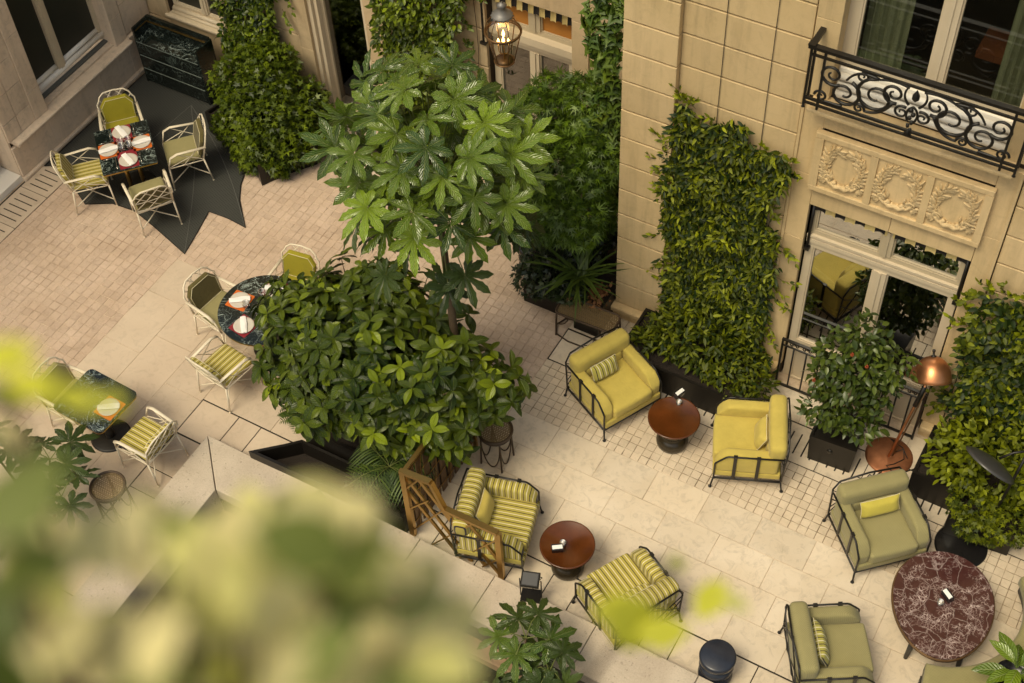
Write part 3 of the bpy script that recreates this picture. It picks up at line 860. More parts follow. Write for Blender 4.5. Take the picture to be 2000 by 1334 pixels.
# smooth surround of the two windows
for x0, x1 in ((-3.10, OX0), (OX1, -0.87)):
    s = 1 if x0 < -2 else -1
    for z0, z1 in ((0.25, 1.35), (1.35, 2.45), (2.45, 3.42), (3.42, 4.36)):
        MB().cbox(x0 + .003, FY - 0.012, z0 + .002, x1 - .0, FY + 0.2, z1 - .002, 0.004, 'y-').build('jamb_stone', STONE_W, wing)
    for z0, z1 in ((4.46, 5.4), (5.4, 6.4)):
        MB().cbox(x0 + .003, FY - 0.012, z0 + .002, x1 - .0, FY + 0.2, z1 - .002, 0.004, 'y-').build('jamb_stone', STONE_W, wing)
for xa in (-3.10, -0.90): MB().box(xa, FY - 0.03, 0.25, xa + .03, FY - 0.013, 4.36).build('surround_moulding', STONE_W, wing)
for x0, x1 in ((OX0, -1.98), (-1.98, OX1)):
    MB().cbox(x0 + .002, FY - 0.012, 3.01, x1 - .002, FY + 0.2, 3.29, 0.004, 'y-').build('lintel_stone', STONE_W, wing)
MB().cbox(OX0, FY - 0.012, 4.10, OX1, FY + 0.2, 4.36, 0.004, 'y-').build('frieze_stone', STONE_W, wing)
# panel with three wreath reliefs
pan = MB()
pan.box(-2.89, FY - 0.06, 3.29, -1.07, FY - 0.02, 4.085)
px0 = [-2.80, -2.225, -1.65]
pan_o = MB()
pan_o.cbox(-2.89, FY - 0.085, 3.29, -1.07, FY - 0.06, 3.36, 0.008, 'y-'); pan_o.cbox(-2.89, FY - 0.085, 4.015, -1.07, FY - 0.06, 4.085, 0.008, 'y-')
for x0, x1 in ((-2.89, -2.80), (-2.30, -2.225), (-1.725, -1.65), (-1.15, -1.07)):
    pan_o.box(x0, FY - 0.0845, 3.36, x1, FY - 0.06, 4.015)
relief_panel = pan.build('relief_panel', STONE_W, wing)
pan_o.build('panel_border', STONE_W, relief_panel)
def wreath(cx, cz, seed):
    q = random.Random(seed); g = MB(); Y = FY - 0.062
    def leaf(x, z, a, L, w):
        pts = []
        for t, ww, d in ((0, 0.12, 0.012), (.3, .8, 0.030), (.55, 1.0, 0.034), (.8, .6, 0.030), (1.0, 0.05, 0.022)):
            pts.append((t * L, ww * w / 2, d))
        ca, sa = math.cos(a), math.sin(a); v = []; f = []
        for t, ww, d in pts:
            for s_, dd in ((-1, 0.0), (-.5, d * .8), (0, d * 0.55), (.5, d * .8), (1, 0.0)):
                lx, lz = t, ww * s_
                v.append((x + lx * ca - lz * sa, Y - dd, z + lx * sa + lz * ca))
        for i in range(4):
            for k in range(4):
                f.append((i * 5 + k, i * 5 + k + 1, (i + 1) * 5 + k + 1, (i + 1) * 5 + k))
        g.add(v, f, True)
    def ball(x, z, r):
        g.lathe([(r, 0.0), (r * .87, r * .5), (r * .5, r * .87), (0.0, r)], 8, T=Matrix.Translation((x, Y, z)) @ Matrix.Rotation(rad(90), 4, 'X'))
    for s in (-1, 1):
        for i in range(12):
            t = i / 11
            a = rad(-66 + 126 * t)
            r = 0.195 + 0.014 * math.sin(t * 9)
            x, z = cx + s * r * math.cos(a), cz + r * math.sin(a) * 1.12 + 0.02
            ta = a + rad(90)
            dx, dz = s * math.cos(ta), math.sin(ta)
            base = math.atan2(dz, dx)
            for off in (-0.8, -.2, 0.35, 0.9):
                leaf(x, z, base + off + q.uniform(-.25, .25), q.uniform(.07, .125), q.uniform(.024, .038))
            if i % 2: ball(x + q.uniform(-.02, .02), z + q.uniform(-.02, .02), 0.014)
        # ribbon scroll at the foot
        sp = [(cx + s * (0.06 + 0.05 * k / 8 * 2), Y - 0.014, cz - 0.19 - 0.05 * math.sin(k / 8 * math.pi) + 0.01 * k / 8) for k in range(9)]
        g.tube(sp, [0.026 - 0.001 * k for k in range(9)], 8)
        vo = [(cx + s * 0.15 + 0.05 * (1 - k / 14) * math.cos(k * .75), Y - 0.014, cz - 0.17 + 0.05 * (1 - k / 14) * math.sin(k * .75)) for k in range(15)]
        g.tube(vo, [0.016 - 0.0006 * k for k in range(15)], 6)
        for k in range(4): leaf(cx + s * 0.17, cz - 0.2, (0.2 - 0.5 * k) if s > 0 else math.pi - (0.2 - 0.5 * k), .085, .045)
    g.tube([(cx - .11, Y - .014, cz - .215), (cx - .05, Y - .02, cz - .25), (cx, Y - .022, cz - .235), (cx + .05, Y - .02, cz - .25), (cx + .11, Y - .014, cz - .215)], [.022, .034, .026, .034, .022], 8)
    for k in range(5): ball(cx - 0.06 + .03 * k, cz - 0.235 + 0.012 * (k % 2), 0.017)
    return g.build('wreath', STONE_W, relief_panel)
for i, x in enumerate((-2.55, -1.975, -1.40)): wreath(x, 3.70, i)
# balcony slab
b = MB(); b.cbox(-3.00, 10.29, 4.405, -0.95, FY + .05, 4.46, 0.015, 'y-'); b.cbox(-2.93, 10.38, 4.36, -1.02, FY + .05, 4.405, 0.012, 'y-')
b.build('balcony_slab', STONE_W, wing)

def window_leaves(par, frame_m, glass_m, x0, x1, z0, z1, y, mull, bars=(), st=0.07, d=0.06, pane_y=None):
    """timber window: outer frame, centre post, rails; panes set back; returned as one part with sub-parts"""
    fr = MB()
    fr.box(x0, y, z0, x0 + st, y + d, z1); fr.box(x1 - st, y, z0, x1, y + d, z1)
    fr.box(x0 + st, y + .002, z1 - st, x1 - st, y + d - .002, z1); fr.box(x0 + st, y + .002, z0, x1 - st, y + d - .002, z0 + st)
    xs = [x0 + st]
    for mx, mw in mull:
        fr.box(mx - mw / 2, y - 0.012, z0 + st, mx + mw / 2, y + d, z1 - st)
        fr.box(mx - mw / 8, y - 0.026, z0 + st, mx + mw / 8, y - 0.0125, z1 - st)
        xs += [mx - mw / 2, mx + mw / 2]
    xs.append(x1 - st)
    o = fr.build('window', frame_m, par)
    zs = [z0 + st, z1 - st]
    for i in range(0, len(xs), 2):
        # bead round each pane
        bd = MB(); a, c = xs[i], xs[i + 1]; w = 0.018
        bd.box(a, y + .012, zs[0], a + w, y + d - .004, zs[1]); bd.box(c - w, y + .012, zs[0], c, y + d - .004, zs[1])
        bd.box(a + w, y + .013, zs[0], c - w, y + d - .005, zs[0] + w); bd.box(a + w, y + .013, zs[1] - w, c - w, y + d - .005, zs[1])
        bd.build('bead', frame_m, o)
        MB().box(a + w * .5, y + d * .6, zs[0] + w * .5, c - w * .5, y + d * .6 + .006, zs[1] - w * .5).build('pane', glass_m, o)
    return o
# french window at terrace level (a shallow pit in front of it)
DY = 10.56
win = window_leaves(wing, CREAM, MGLASS, OX0 + .02, OX1 - .02, 0.62, 2.40, DY, [(-1.975, 0.15)], st=0.085)
b = MB(); b.box(OX0 + .02, DY - .02, 2.40, OX1 - .02, DY + .06, 2.45); b.box(OX0 + .02, DY - .008, 2.45, OX1 - .02, DY + .06, 2.49); b.box(OX0 + .02, DY - .03, 2.49, OX1 - .02, DY + .06, 2.52)
b.build('transom', CREAM, wing)
window_leaves(wing, TANP, MGLASS, OX0 + .03, OX1 - .03, 2.522, 3.0, DY + .005, [(-1.975, 0.13)], st=0.055)
pl = MB(); pl.box(OX0 + .02, DY - .0, -0.30, OX1 - .02, DY + .06, 0.62)
panel = pl.build('door_panel', CREAM, wing)
for x0, x1 in ((OX0 + .10, -2.06), (-1.89, OX1 - .10)):
    m_ = MB()
    m_.box(x0, DY - .02, .53, x1, DY - .001, .56); m_.box(x0, DY - .02, .0, x1, DY - .001, .03); m_.box(x0, DY - .019, .03, x0 + .03, DY - .001, .53); m_.box(x1 - .03, DY - .019, .03, x1, DY - .001, .53)
    m_.tube([(x0 - .05, DY - .02, -.06), (x1 + .05, DY - .02, -.06)], 0.035, 10); m_.tube([(x0 - .05, DY - .04, -.15), (x1 + .05, DY - .04, -.15)], 0.04, 10)
    m_.build('panel_moulding', CREAM, panel)
MB().box(OX0, 10.40, -0.32, OX1, DY + .05, -0.25).build('pit_floor', JOINT, wing)
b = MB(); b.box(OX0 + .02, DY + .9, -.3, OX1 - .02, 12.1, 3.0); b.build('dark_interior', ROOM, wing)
# striped valance of the blind, with its side arms
def valance(par, x0, x1, z0, z1, y, n, m1, m2, slope=0.03):
    w = (x1 - x0) / n; root = MB().tube([(x0, y + .03, z1), (x1, y + .03, z1)], .02, 8).build('awning_roller', VALB, par)
    for i in range(n):
        a, c = x0 + i * w, x0 + (i + 1) * w; zl = z0 if i % 2 == 0 else z0 - 0.018
        v = []
        for k in range(5):
            t = k / 4; xx = a + (c - a) * t
            v += [(xx, y + .012 * math.sin(t * math.pi), z1), (xx, y - .01 + .02 * math.sin(t * math.pi) + .006 * math.sin(i * 2.1), zl)]
        MB().add(v, [(2 * k, 2 * k + 1, 2 * k + 3, 2 * k + 2) for k in range(4)]).build('valance_strip', m1 if i % 2 == 0 else m2, root)
valance(wing, OX0 + .06, OX1 - .04, 2.90, 3.0, FY + .045, 15, VALB, VALC)
for x in (OX0 + .045, OX1 - .03):
    b = MB(); b.tube([(x, FY + .03, 3.0), (x, FY + .03, 2.32)], .016, 8); b.box(x - .03, FY + .0, 2.29, x + .03, FY + .07, 2.33); b.build('awning_arm', IRON, wing)
# guard rail of the french window
def rail_scroll(g, x, z, s, y, r=0.042):
    g.tube([(x + s * r * (1 - k / 16) * math.cos(k * .62), y, z + r * (1 - k / 16) * math.sin(k * .62)) for k in range(14)], .007, 6)
gr = MB(); RY = 10.36
gr.box(OX0 + .0, RY - .018, .865, OX1 - .0, RY + .018, .885)
guard = gr.build('guard_rail', IRON, wing)
b = MB(); b.box(OX0, RY - .010, .765, OX1, RY + .010, .780); b.box(OX0, RY - .014, .03, OX1, RY + .014, .05); b.box(OX0, RY - .012, 0, OX0 + .025, RY + .012, .865); b.box(OX1 - .025, RY - .012, 0, OX1, RY + .012, .865)
b.build('rail_frame', IRON, guard)
n = 11
for i in range(1, n):
    x = OX0 + (OX1 - OX0) * i / n
    MB().tube([(x, RY, .05), (x, RY, .765)], .011, 6).build('bar', IRON, guard)
    q = MB(); rail_scroll(q, x - .03, .825, 1, RY, .036); rail_scroll(q, x + .03, .825, -1, RY, .030); q.build('scroll', IRON, guard)
# upper window behind the balcony
UY = 10.66
window_leaves(wing, CREAM, WGLASS, UX0 + .03, UX1 - .03, 4.78, 6.7, UY, [(-1.93, 0.15)], st=0.10)
b = MB(); b.box(UX0, FY + .2, 4.46, UX0 + .03, UY, 6.7); b.box(UX1 - .03, FY + .2, 4.46, UX1, UY, 6.7); b.build('lining', CREAM, wing)
b = MB(); b.box(UX0 + .03, UY - .03, 4.46, UX1 - .03, UY + .07, 4.78)
b.build('window_base', WHITEP, wing)
b = MB()
for z, r, dy in ((4.52, .045, -.06), (4.62, .042, -.05), (4.72, .040, -.04)):
    b.tube([(UX0 + .05, UY + dy - .03, z), (UX1 - .05, UY + dy - .03, z)], r, 12)
b.build('white_moulding', WHITEP, wing)
for x0, x1 in ((-2.72, -2.30), (-1.42, -1.06)):
    g = MB(); n = 40; v = []
    for i in range(n + 1):
        t = i / n; x = x0 + (x1 - x0) * t; y = UY + .17 + .028 * math.sin(t * 31) + .012 * math.sin(t * 67 + 1)
        v += [(x, y, 4.5), (x + .02 * math.sin(t * 9), y + .01, 6.7)]
    g.add(v, [(2 * i, 2 * i + 2, 2 * i + 3, 2 * i + 1) for i in range(n)], True); g.build('curtain', CURT, wing)
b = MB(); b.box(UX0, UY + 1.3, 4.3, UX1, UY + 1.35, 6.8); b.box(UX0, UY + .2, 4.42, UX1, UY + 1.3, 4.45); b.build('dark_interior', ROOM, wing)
MB().box(-1.72, UY + .55, 4.9, -1.2, UY + .95, 4.98).build('interior_shelf', simple('terracotta_seat', (.30, .09, .035), .7), wing)
# scrolled iron balcony railing
BX0, BX1, BY = -3.02, -0.93, 10.21
g = MB(); g.box(BX0 - .02, BY - .028, 5.27, BX1 + .02, BY + .028, 5.305); g.box(BX0 - .02, BY + .028, 5.27, BX0 + .036, FY, 5.305); g.box(BX1 - .036, BY + .028, 5.27, BX1 + .02, FY, 5.305)
rail = g.build('balcony_railing', IRON, wing)
g = MB()
for z0, z1 in ((5.185, 5.205), (4.655, 4.68), (4.60, 4.62)): g.box(BX0 + .01, BY - .012, z0, BX1 - .01, BY + .012, z1)
for x in (BX0 + .012, BX0 + .15, BX1 - .012, BX1 - .15): g.box(x - .012, BY - .0115, 4.56, x + .012, BY + .0115, 5.27)
g.box(BX0 + .0, BY + .1, 4.56, BX0 + .024, BY + .124, 5.27); g.box(BX1 - .024, BY + .1, 4.56, BX1, BY + .124, 5.27)
for x in (BX0 + .012, BX1 - .012):
    g.lathe([(.0, 4.53), (.02, 4.545), (.014, 4.56), (.012, 4.575)], 10, x, BY); g.box(x - .035, BY - .035, 5.305, x + .035, BY + .035, 5.325)
g.build('rail_frame', IRON, rail)
def spiral(cx, cz, r0, a0, turns, s=1, n=26):
    return [(cx + s * r0 * (1 - .80 * k / n) * math.cos(a0 + turns * 2 * math.pi * k / n), BY, cz + r0 * (1 - .80 * k / n) * math.sin(a0 + turns * 2 * math.pi * k / n)) for k in range(n + 1)]
MX = (BX0 + BX1) / 2
def bez(p0, p1, p2, p3, n=14):
    return [tuple((1 - t) ** 3 * a + 3 * (1 - t) ** 2 * t * b_ + 3 * (1 - t) * t * t * c_ + t ** 3 * d_ for a, b_, c_, d_ in zip(p0, p1, p2, p3)) for t in [i / n for i in range(n + 1)]]
def P(x, z, s): return (MX + s * x, BY, z)
for s in (-1, 1):
    for pts, r in (
        (spiral(MX + s * .36, 4.94, .205, rad(95), 1.55, -s), .013), (spiral(MX + s * .20, 5.04, .115, rad(250), 1.5, s), .012),
        (spiral(MX + s * .66, 4.86, .165, rad(70), -1.5, -s), .013), (spiral(MX + s * .80, 5.03, .125, rad(230), 1.5, s), .012),
        (spiral(MX + s * .52, 5.12, .065, rad(80), 1.4, s), .010), (spiral(MX + s * .10, 4.86, .075, rad(120), -1.4, s), .010),
        (spiral(MX + s * .50, 4.74, .055, rad(0), 1.4, -s), .010), (spiral(MX + s * .88, 4.74, .065, rad(0), 1.4, s), .010),
        (bez(P(.36, 5.145, s), P(.55, 5.2, s), P(.62, 5.1, s), P(.66, 5.02, s)), .012),
        (bez(P(.07, 5.17, s), P(.18, 5.2, s), P(.28, 5.18, s), P(.36, 5.145, s)), .013),
        (bez(P(.20, 4.93, s), P(.25, 4.80, s), P(.34, 4.72, s), P(.45, 4.73, s)), .014),
        (bez(P(.66, 4.70, s), P(.74, 4.69, s), P(.80, 4.70, s), P(.85, 4.69, s)), .011),
        (bez(P(.05, 4.97, s), P(.10, 5.02, s), P(.12, 5.08, s), P(.09, 5.15, s)), .010)):
        MB().tube(pts, [r * 1.3 * (1.15 - .5 * k / len(pts)) for k in range(len(pts))], 6).build('scroll', IRON, rail)
g = MB()
for k in range(6):
    g.lathe([(0.0, -.03), (.022 - .002 * k, -.012), (.026 - .002 * k, .0), (.018, .02), (0.0, .03)], 8, T=Matrix.Translation((MX + (.014 if k % 2 else -.014), BY - .005, 4.92 - .048 * k)))
for s in (-1, 1): g.tube(bez(P(0, 4.96, s), P(.05, 4.93, s), P(.07, 4.86, s), P(.03, 4.78, s)), .012, 6)
g.lathe([(0, 4.60), (.04, 4.63), (.015, 4.68), (0, 4.70)], 10, MX, BY); g.lathe([(0, 5.02), (.035, 5.06), (.035, 5.10), (0, 5.17)], 10, MX, BY)
g.build('rosette', IRON, rail)
# climbing wires
for x in (-3.98, -3.47):
    MB().tube([(x, FY - .012, .3), (x, FY - .012, 7.1)], .004, 5).build('climbing_wire', DARKGAP, wing)

# ================================================================ back of the court
BYF = 11.80
back = thing('court_building', 'back facade with glazed door and amber lit window behind the plants', 'building')
b = MB()
ops = [(-13.12, -12.05, 0.85, 3.2), (-10.46, -9.50, 0.0, 3.2), (-7.62, -6.40, 0.0, 3.22)]
xs = [-14.4] + [q for o in ops for q in o[:2]] + [-5.06]
for i in range(0, len(xs), 2): b.box(xs[i], BYF + .05, 0, xs[i + 1], BYF + .5, 4.62)
for x0, x1, z0, z1 in ops:
    b.box(x0, BYF + .05, z1, x1, BYF + .5, 4.62)
    if z0: b.box(x0, BYF + .05, 0, x1, BYF + .5, z0)
b.build('masonry', JOINT, back)
b = MB(); b.box(-14.4, BYF, 4.62, -5.06, BYF + .5, 8.0); b.build('upper_storeys', STONE_B, back)
def courses(x0, x1, zs, m=STONE_B):
    for z0, z1 in zip(zs, zs[1:]): wall_block(back, m, x0, x1, z0, z1, BYF)
zs = [0.12, 0.75, 1.38, 2.0, 2.6, 3.2, 3.9, 4.6]
courses(-14.0, -13.50, zs); courses(-13.50, -13.12, zs); courses(-12.05, -11.2, zs); courses(-11.2, -10.68, zs); courses(-9.50, -8.6, zs); courses(-8.6, -7.62, zs)
courses(-6.17, -5.06, [0.12, 0.5, .95, 1.4, 1.85, 2.3, 2.72, 3.13, 3.55, 4.0])
for x0, x1 in ((-6.40, -6.17), (-10.68, -10.46)):
    for z0, z1 in ((.12, 1.2), (1.2, 2.45), (2.45, 3.22), (3.22, 4.2)): MB().cbox(x0 + .002, BYF - .02, z0 + .002, x1 - .002, BYF + .3, z1 - .002, .004, 'y-').build('jamb_stone', STONE_B, back)
for x0, x1, z1 in ((-13.12, -12.05, 3.2), (-10.46, -9.5, 3.2), (-7.62, -6.40, 3.22)):
    wall_block(back, STONE_B, x0, x1, z1, 4.6, BYF)
wall_block(back, STONE_B, -13.12, -12.05, 0.12, .83, BYF)
for xa, xc in ((-14.0, -10.46), (-9.5, -7.62), (-6.4, -5.06)): MB().cbox(xa, BYF - .05, 0, xc, BYF + .05, .12, .01, 'y-').build('plinth', STONE_B, back)
w1 = window_leaves(back, CREAM, FROST, -13.10, -12.07, .93, 3.2, BYF + .13, [(-12.50, .11)], st=.07)
b = MB(); b.cbox(-13.16, BYF - .04, .83, -12.0, BYF + .14, .88, .01, 'y-'); b.tube([(-13.08, BYF + .10, .935), (-12.09, BYF + .10, .935)], .04, 10); b.tube([(-13.08, BYF + .06, .89), (-12.09, BYF + .06, .89)], .03, 10)
b.build('window_sill', CREAM, back)
w2 = window_leaves(back, CREAM, WGLASS, -10.42, -9.52, .02, 3.2, BYF + .17, [], st=.09)
b = MB(); b.box(-10.46, BYF + .03, 0, -10.40, BYF + .17, 3.2); b.box(-10.395, BYF + .08, 0, -10.34, BYF + .172, 3.2); b.box(-9.55, BYF + .03, 0, -9.5, BYF + .17, 3.2); b.build('door_lining', CREAM, back)
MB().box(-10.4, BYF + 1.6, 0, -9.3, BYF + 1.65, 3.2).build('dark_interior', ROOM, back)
MB().box(-10.6, BYF + .5, -.02, -8.6, BYF + 1.6, .02).build('interior_floor', ROOM, back)
b = MB(); b.lathe([(0, 1.72), (.05, 1.76), (.05, 1.86), (0, 1.90)], 12, -9.95, BYF + .95); b.build('interior_bulb', FLAME, back)
b = MB(); b.lathe([(0, 1.45), (.045, 1.50), (.045, 1.56), (0, 1.6)], 12, -9.3, BYF + 1.1); b.build('interior_bulb', FLAME, back)
b = MB(); b.cushion(-10.0, BYF + .55, .3, -9.3, BYF + 1.1, .62, .08); b.cushion(-10.0, BYF + 1.0, .5, -9.3, BYF + 1.2, 1.0, .08); b.build('interior_armchair', simple('rust_velvet', (.32, .12, .04), .8), back)
w3 = window_leaves(back, CREAM, WGLASS, -7.60, -6.42, .02, 2.48, BYF + .13, [(-7.0, .13)], st=.09)
b = MB(); b.box(-7.60, BYF + .08, 2.48, -6.42, BYF + .2, 2.55); b.box(-7.60, BYF + .05, 2.55, -6.42, BYF + .2, 2.66); b.build('transom', CREAM, back)
w4 = window_leaves(back, TANP, AMBERGLOW, -7.60, -6.42, 2.66, 3.2, BYF + .15, [(-7.0, .16)], st=.06)
MB().box(-7.6, BYF + 1.4, 0, -6.4, BYF + 1.45, 3.0).build('dark_interior', ROOM, back)
valance(back, -7.58, -6.42, 3.05, 3.18, BYF + .07, 15, VALB, VALC)
b = MB(); b.tube([(-7.66, BYF + .0, 3.2), (-7.66, BYF - .0, 2.42)], .016, 8); b.box(-7.70, BYF - .03, 2.38, -7.62, BYF + .03, 2.42); b.build('awning_arm', IRON, back)

# ================================================================ left wall
LXF = -13.50
left = thing('side_building', 'tan stone side facade with wide dark window over a moulded ledge', 'building')
b = MB(); b.box(-14.4, 8.72, 0, LXF - .05, 9.48, 5.0); b.box(-14.4, 9.48, 0, LXF - .05, 11.02, .64); b.box(-14.4, 11.02, 0, LXF - .05, 11.85, 5.0); b.box(-14.4, 9.48, 3.6, LXF - .05, 11.02, 6.0)
b.build('masonry', JOINT, left)
for z0, z1 in zip([.70, 1.0, 1.42, 1.85, 2.3, 2.8, 3.3, 4.0], [1.0, 1.42, 1.85, 2.3, 2.8, 3.3, 4.0, 5.0]):
    wall_block(left, STONE_L, 8.98, 9.26, z0, z1, LXF, .06, 'x+', .004, .004, .004); wall_block(left, STONE_L, 8.72, 8.98, z0, z1, LXF, .06, 'x+', .004, .004, .004)
for z0, z1 in ((.70, 1.15), (1.15, 2.1), (2.1, 3.3), (3.3, 5.0)):
    MB().cbox(LXF - .30, 9.262, z0 + .002, LXF + .012, 9.50, z1 - .002, .006, 'x+').build('jamb_stone', STONE_L, left)
    MB().cbox(LXF - .30, 11.0, z0 + .002, LXF + .012, 11.24, z1 - .002, .006, 'x+').build('jamb_stone', STONE_L, left)
for z0, z1 in ((.74, 1.25), (1.25, 1.8), (1.8, 2.5), (2.5, 3.4)): wall_block(left, STONE_L, 11.25, 11.79, z0, z1, LXF, .06, 'x+', .004, .004, .004)
for y0, y1 in ((8.72, 9.45), (9.45, 10.55), (10.55, 11.2), (11.2, 11.79)):
    wall_block(left, STONE_L, y0, y1, .06, .585, LXF - .0, .06, 'x+', .003)
b = MB(); b.cbox(LXF - .05, 8.70, 0, LXF + .045, 11.75, .06, .012, 'x+'); b.build('plinth', STONE_L, left)
b = MB(); b.cbox(LXF - .05, 8.76, .655, LXF + .13, 11.22, .70, .012, 'x+'); b.box(LXF - .34, 9.46, .641, LXF - .0505, 11.04, .735); b.cbox(LXF - .05, 8.80, .585, LXF + .085, 11.18, .655, .02, 'x+'); b.cbox(LXF - .05, 11.22, .60, LXF + .05, 11.79, .72, .012, 'x+')
b.build('ledge', STONE_L, left)
b = MB(); b.box(-14.39, 8.71, .0, LXF - .03, 8.74, 5.0); b.build('corner_return', STONE_L, left)
# its window (faces +x)
WXf = LXF - .28
fr = MB()
for y0, y1 in ((9.50, 9.56), (10.94, 11.0)): fr.box(WXf, y0, .80, WXf + .07, y1, 3.6)
fr.box(WXf - .002, 10.07, .90, WXf + .08, 10.21, 3.6); fr.box(WXf, 10.11, .90, WXf + .095, 10.17, 3.6)
wl = fr.build('window', CREAM, left)
b = MB(); b.tube([(WXf + .06, 9.5, .87), (WXf + .06, 11.0, .87)], .045, 10); b.tube([(WXf + .03, 9.56, .955), (WXf + .03, 10.06, .955)], .04, 10); b.tube([(WXf + .03, 10.22, .955), (WXf + .03, 10.94, .955)], .04, 10); b.box(WXf, 9.5, .80, WXf + .03, 11.0, .99)
b.build('sill', WHITEP, wl)
for y0, y1 in ((9.56, 10.07), (10.21, 10.94)): MB().box(WXf + .02, y0, .9, WXf + .03, y1, 3.6).build('pane', FROST, wl)
MB().box(WXf + .06, 9.5, .736, WXf + .13, 11.0, .765).build('flashing', simple('grey_lead', (.10, .10, .09), .6), left)
# set-back door at the picture edge
b = MB(); b.box(-14.4, -7.0, 0, -13.9, 8.72, 5.0); b.build('setback_wall', STONE_L, left)
b = MB(); b.box(-13.9, 7.5, .0, -13.84, 8.62, 2.9); b.tube([(-13.82, 7.5, .28), (-13.82, 8.6, .28)], .045, 10); b.box(-13.83, 8.50, .3, -13.79, 8.60, 2.9); b.box(-13.9, 4.2, 0, -13.52, 8.70, .10); b.build('side_door', WHITEP, left)
def rrect(L, W, r, n=4):
    P = []
    for cx, cy, a in ((L / 2 - r, W / 2 - r, 0), (-L / 2 + r, W / 2 - r, 90), (-L / 2 + r, -W / 2 + r, 180), (L / 2 - r, -W / 2 + r, 270)):
        P += [(cx + r * math.cos(rad(a + 90 / n * k)), cy + r * math.sin(rad(a + 90 / n * k))) for k in range(n + 1)]
    return P
# ================================================================ lounge armchairs (local +x is the way the sitter faces)
def sidepts(y, s):
    return [(.375, y, .19), (.375, y, .44), (.27, y, .575), (-.36, y, .60)]
ARM_F = lambda m: None
def armchair(label, seat_m, arm_m, frame_rz, loc, straps=2):
    t = thing('armchair', label, 'armchair', loc, frame_rz, 'lounge armchairs')
    # iron frame
    f = MB(); r = .011
    hx, hy = .38, .415
    f.tube([(hx, -hy, .19), (hx, hy, .19), (-hx, hy, .19), (-hx, -hy, .19)], r, 6, True)
    f.tube([(hx, -hy, .165), (hx, hy, .165), (-hx, hy, .165), (-hx, -hy, .165)], r * .8, 6, True)
    for s in (-1, 1):
        f.tube([(hx, s * hy, .19), (hx, s * hy, .46), (.36, s * hy, .49), (.265, s * hy, .595), (.235, s * hy, .61), (-hx, s * hy, .62)], r, 6)
        f.tube([(-hx, s * hy, .19), (-.405, s * hy, .66), (-.415, s * (hy - .07), .775)], r, 6)
        f.tube([(-.405, s * hy, .635), (-.39, s * hy, .615), (-.36, s * hy, .615)], r * .8, 6)
    f.tube([(-.415, -hy + .07, .775), (-.43, 0, .785), (-.415, hy - .07, .775)], r, 6)
    f.build('frame', IRON, t)
    lat = MB()
    for s in (-1, 1):
        for a, c in (((-hy, .19), (.0, .77)), ((-hy, .48), (-.14, .19)), ((-hy + .0, .62), (.14, .19)), ((-.14, .77), (hy, .30))):
            lat.tube([(-.395 - .02 * (a[1] > .5), s * a[0], a[1]), (-.395 - .02 * (c[1] > .5), s * c[0], c[1])], .006, 5)
    lat.build('back_lattice', IRON, t)
    for sx in (-1, 1):
        for sy in (-1, 1):
            l = MB(); l.tube([(sx * hx, sy * hy, .18), (sx * (hx + .025), sy * (hy + .012), .02)], .011, 6)
            o = l.build('leg', IRON, t)
            MB().lathe([(0, .0), (.018, .003), (.022, .012), (.016, .024), (0, .03)], 10, sx * (hx + .027), sy * (hy + .014)).build('ball_foot', IRON, o)
    for s in (-1, 1):
        for x in ((-.10, .16) if straps == 2 else (.16,)):
            b = MB(); w = .019; yy = s * (hy + .006)
            b.box(x - w, min(yy, yy + s * .006), .19, x + w, max(yy, yy + s * .006), .605); b.box(x - w - .003, s * hy - .018, .60, x + w + .003, s * hy + .018, .63)
            b.build('strap', IRON, t)
    MB().cushion(-.37, -.405, .20, .395, .405, .305, .022, .003).build('base_cushion', seat_m, t)
    MB().cushion(-.24, -.275, .305, .405, .275, .465, .035, .008).build('seat_cushion', seat_m, t)
    sc_ = [o for o in t.children if o.name.startswith('seat_cushion')][0]
    MB().tube([(x + .0825, y, .459) for x, y in rrect(.60, .505, .045)], .0045, 5, True).build('seam', seat_m, sc_)
    MB().tube([(x + .0825, y, .33) for x, y in rrect(.642, .548, .04)], .004, 5, True).build('seam', seat_m, sc_)
    for s in (-1, 1):
        a = MB(); T = Matrix.Translation((0, s * .338, 0))
        a.cushion(-.33, -.066, .30, .372, .068, .61, .034, .006)
        v = []
        for (x, y, z) in a.v:      # the front upper corner is cut on the slant
            k = (x - .245) / .13 + (z - .605) / .15
            if k > .0 and x > .2: z -= k * .075; x -= k * .05
            v.append((x, y + s * .342, z))
        a.v = v
        a.build('arm_cushion', arm_m, t)
    b = MB(); b.cushion(-.385, -.268, .30, -.19, .268, .62, .05, .01); b.cushion(-.40, -.395, .555, -.205, .395, .80, .06, .008)
    b.build('back_cushion', seat_m, t)
    return t
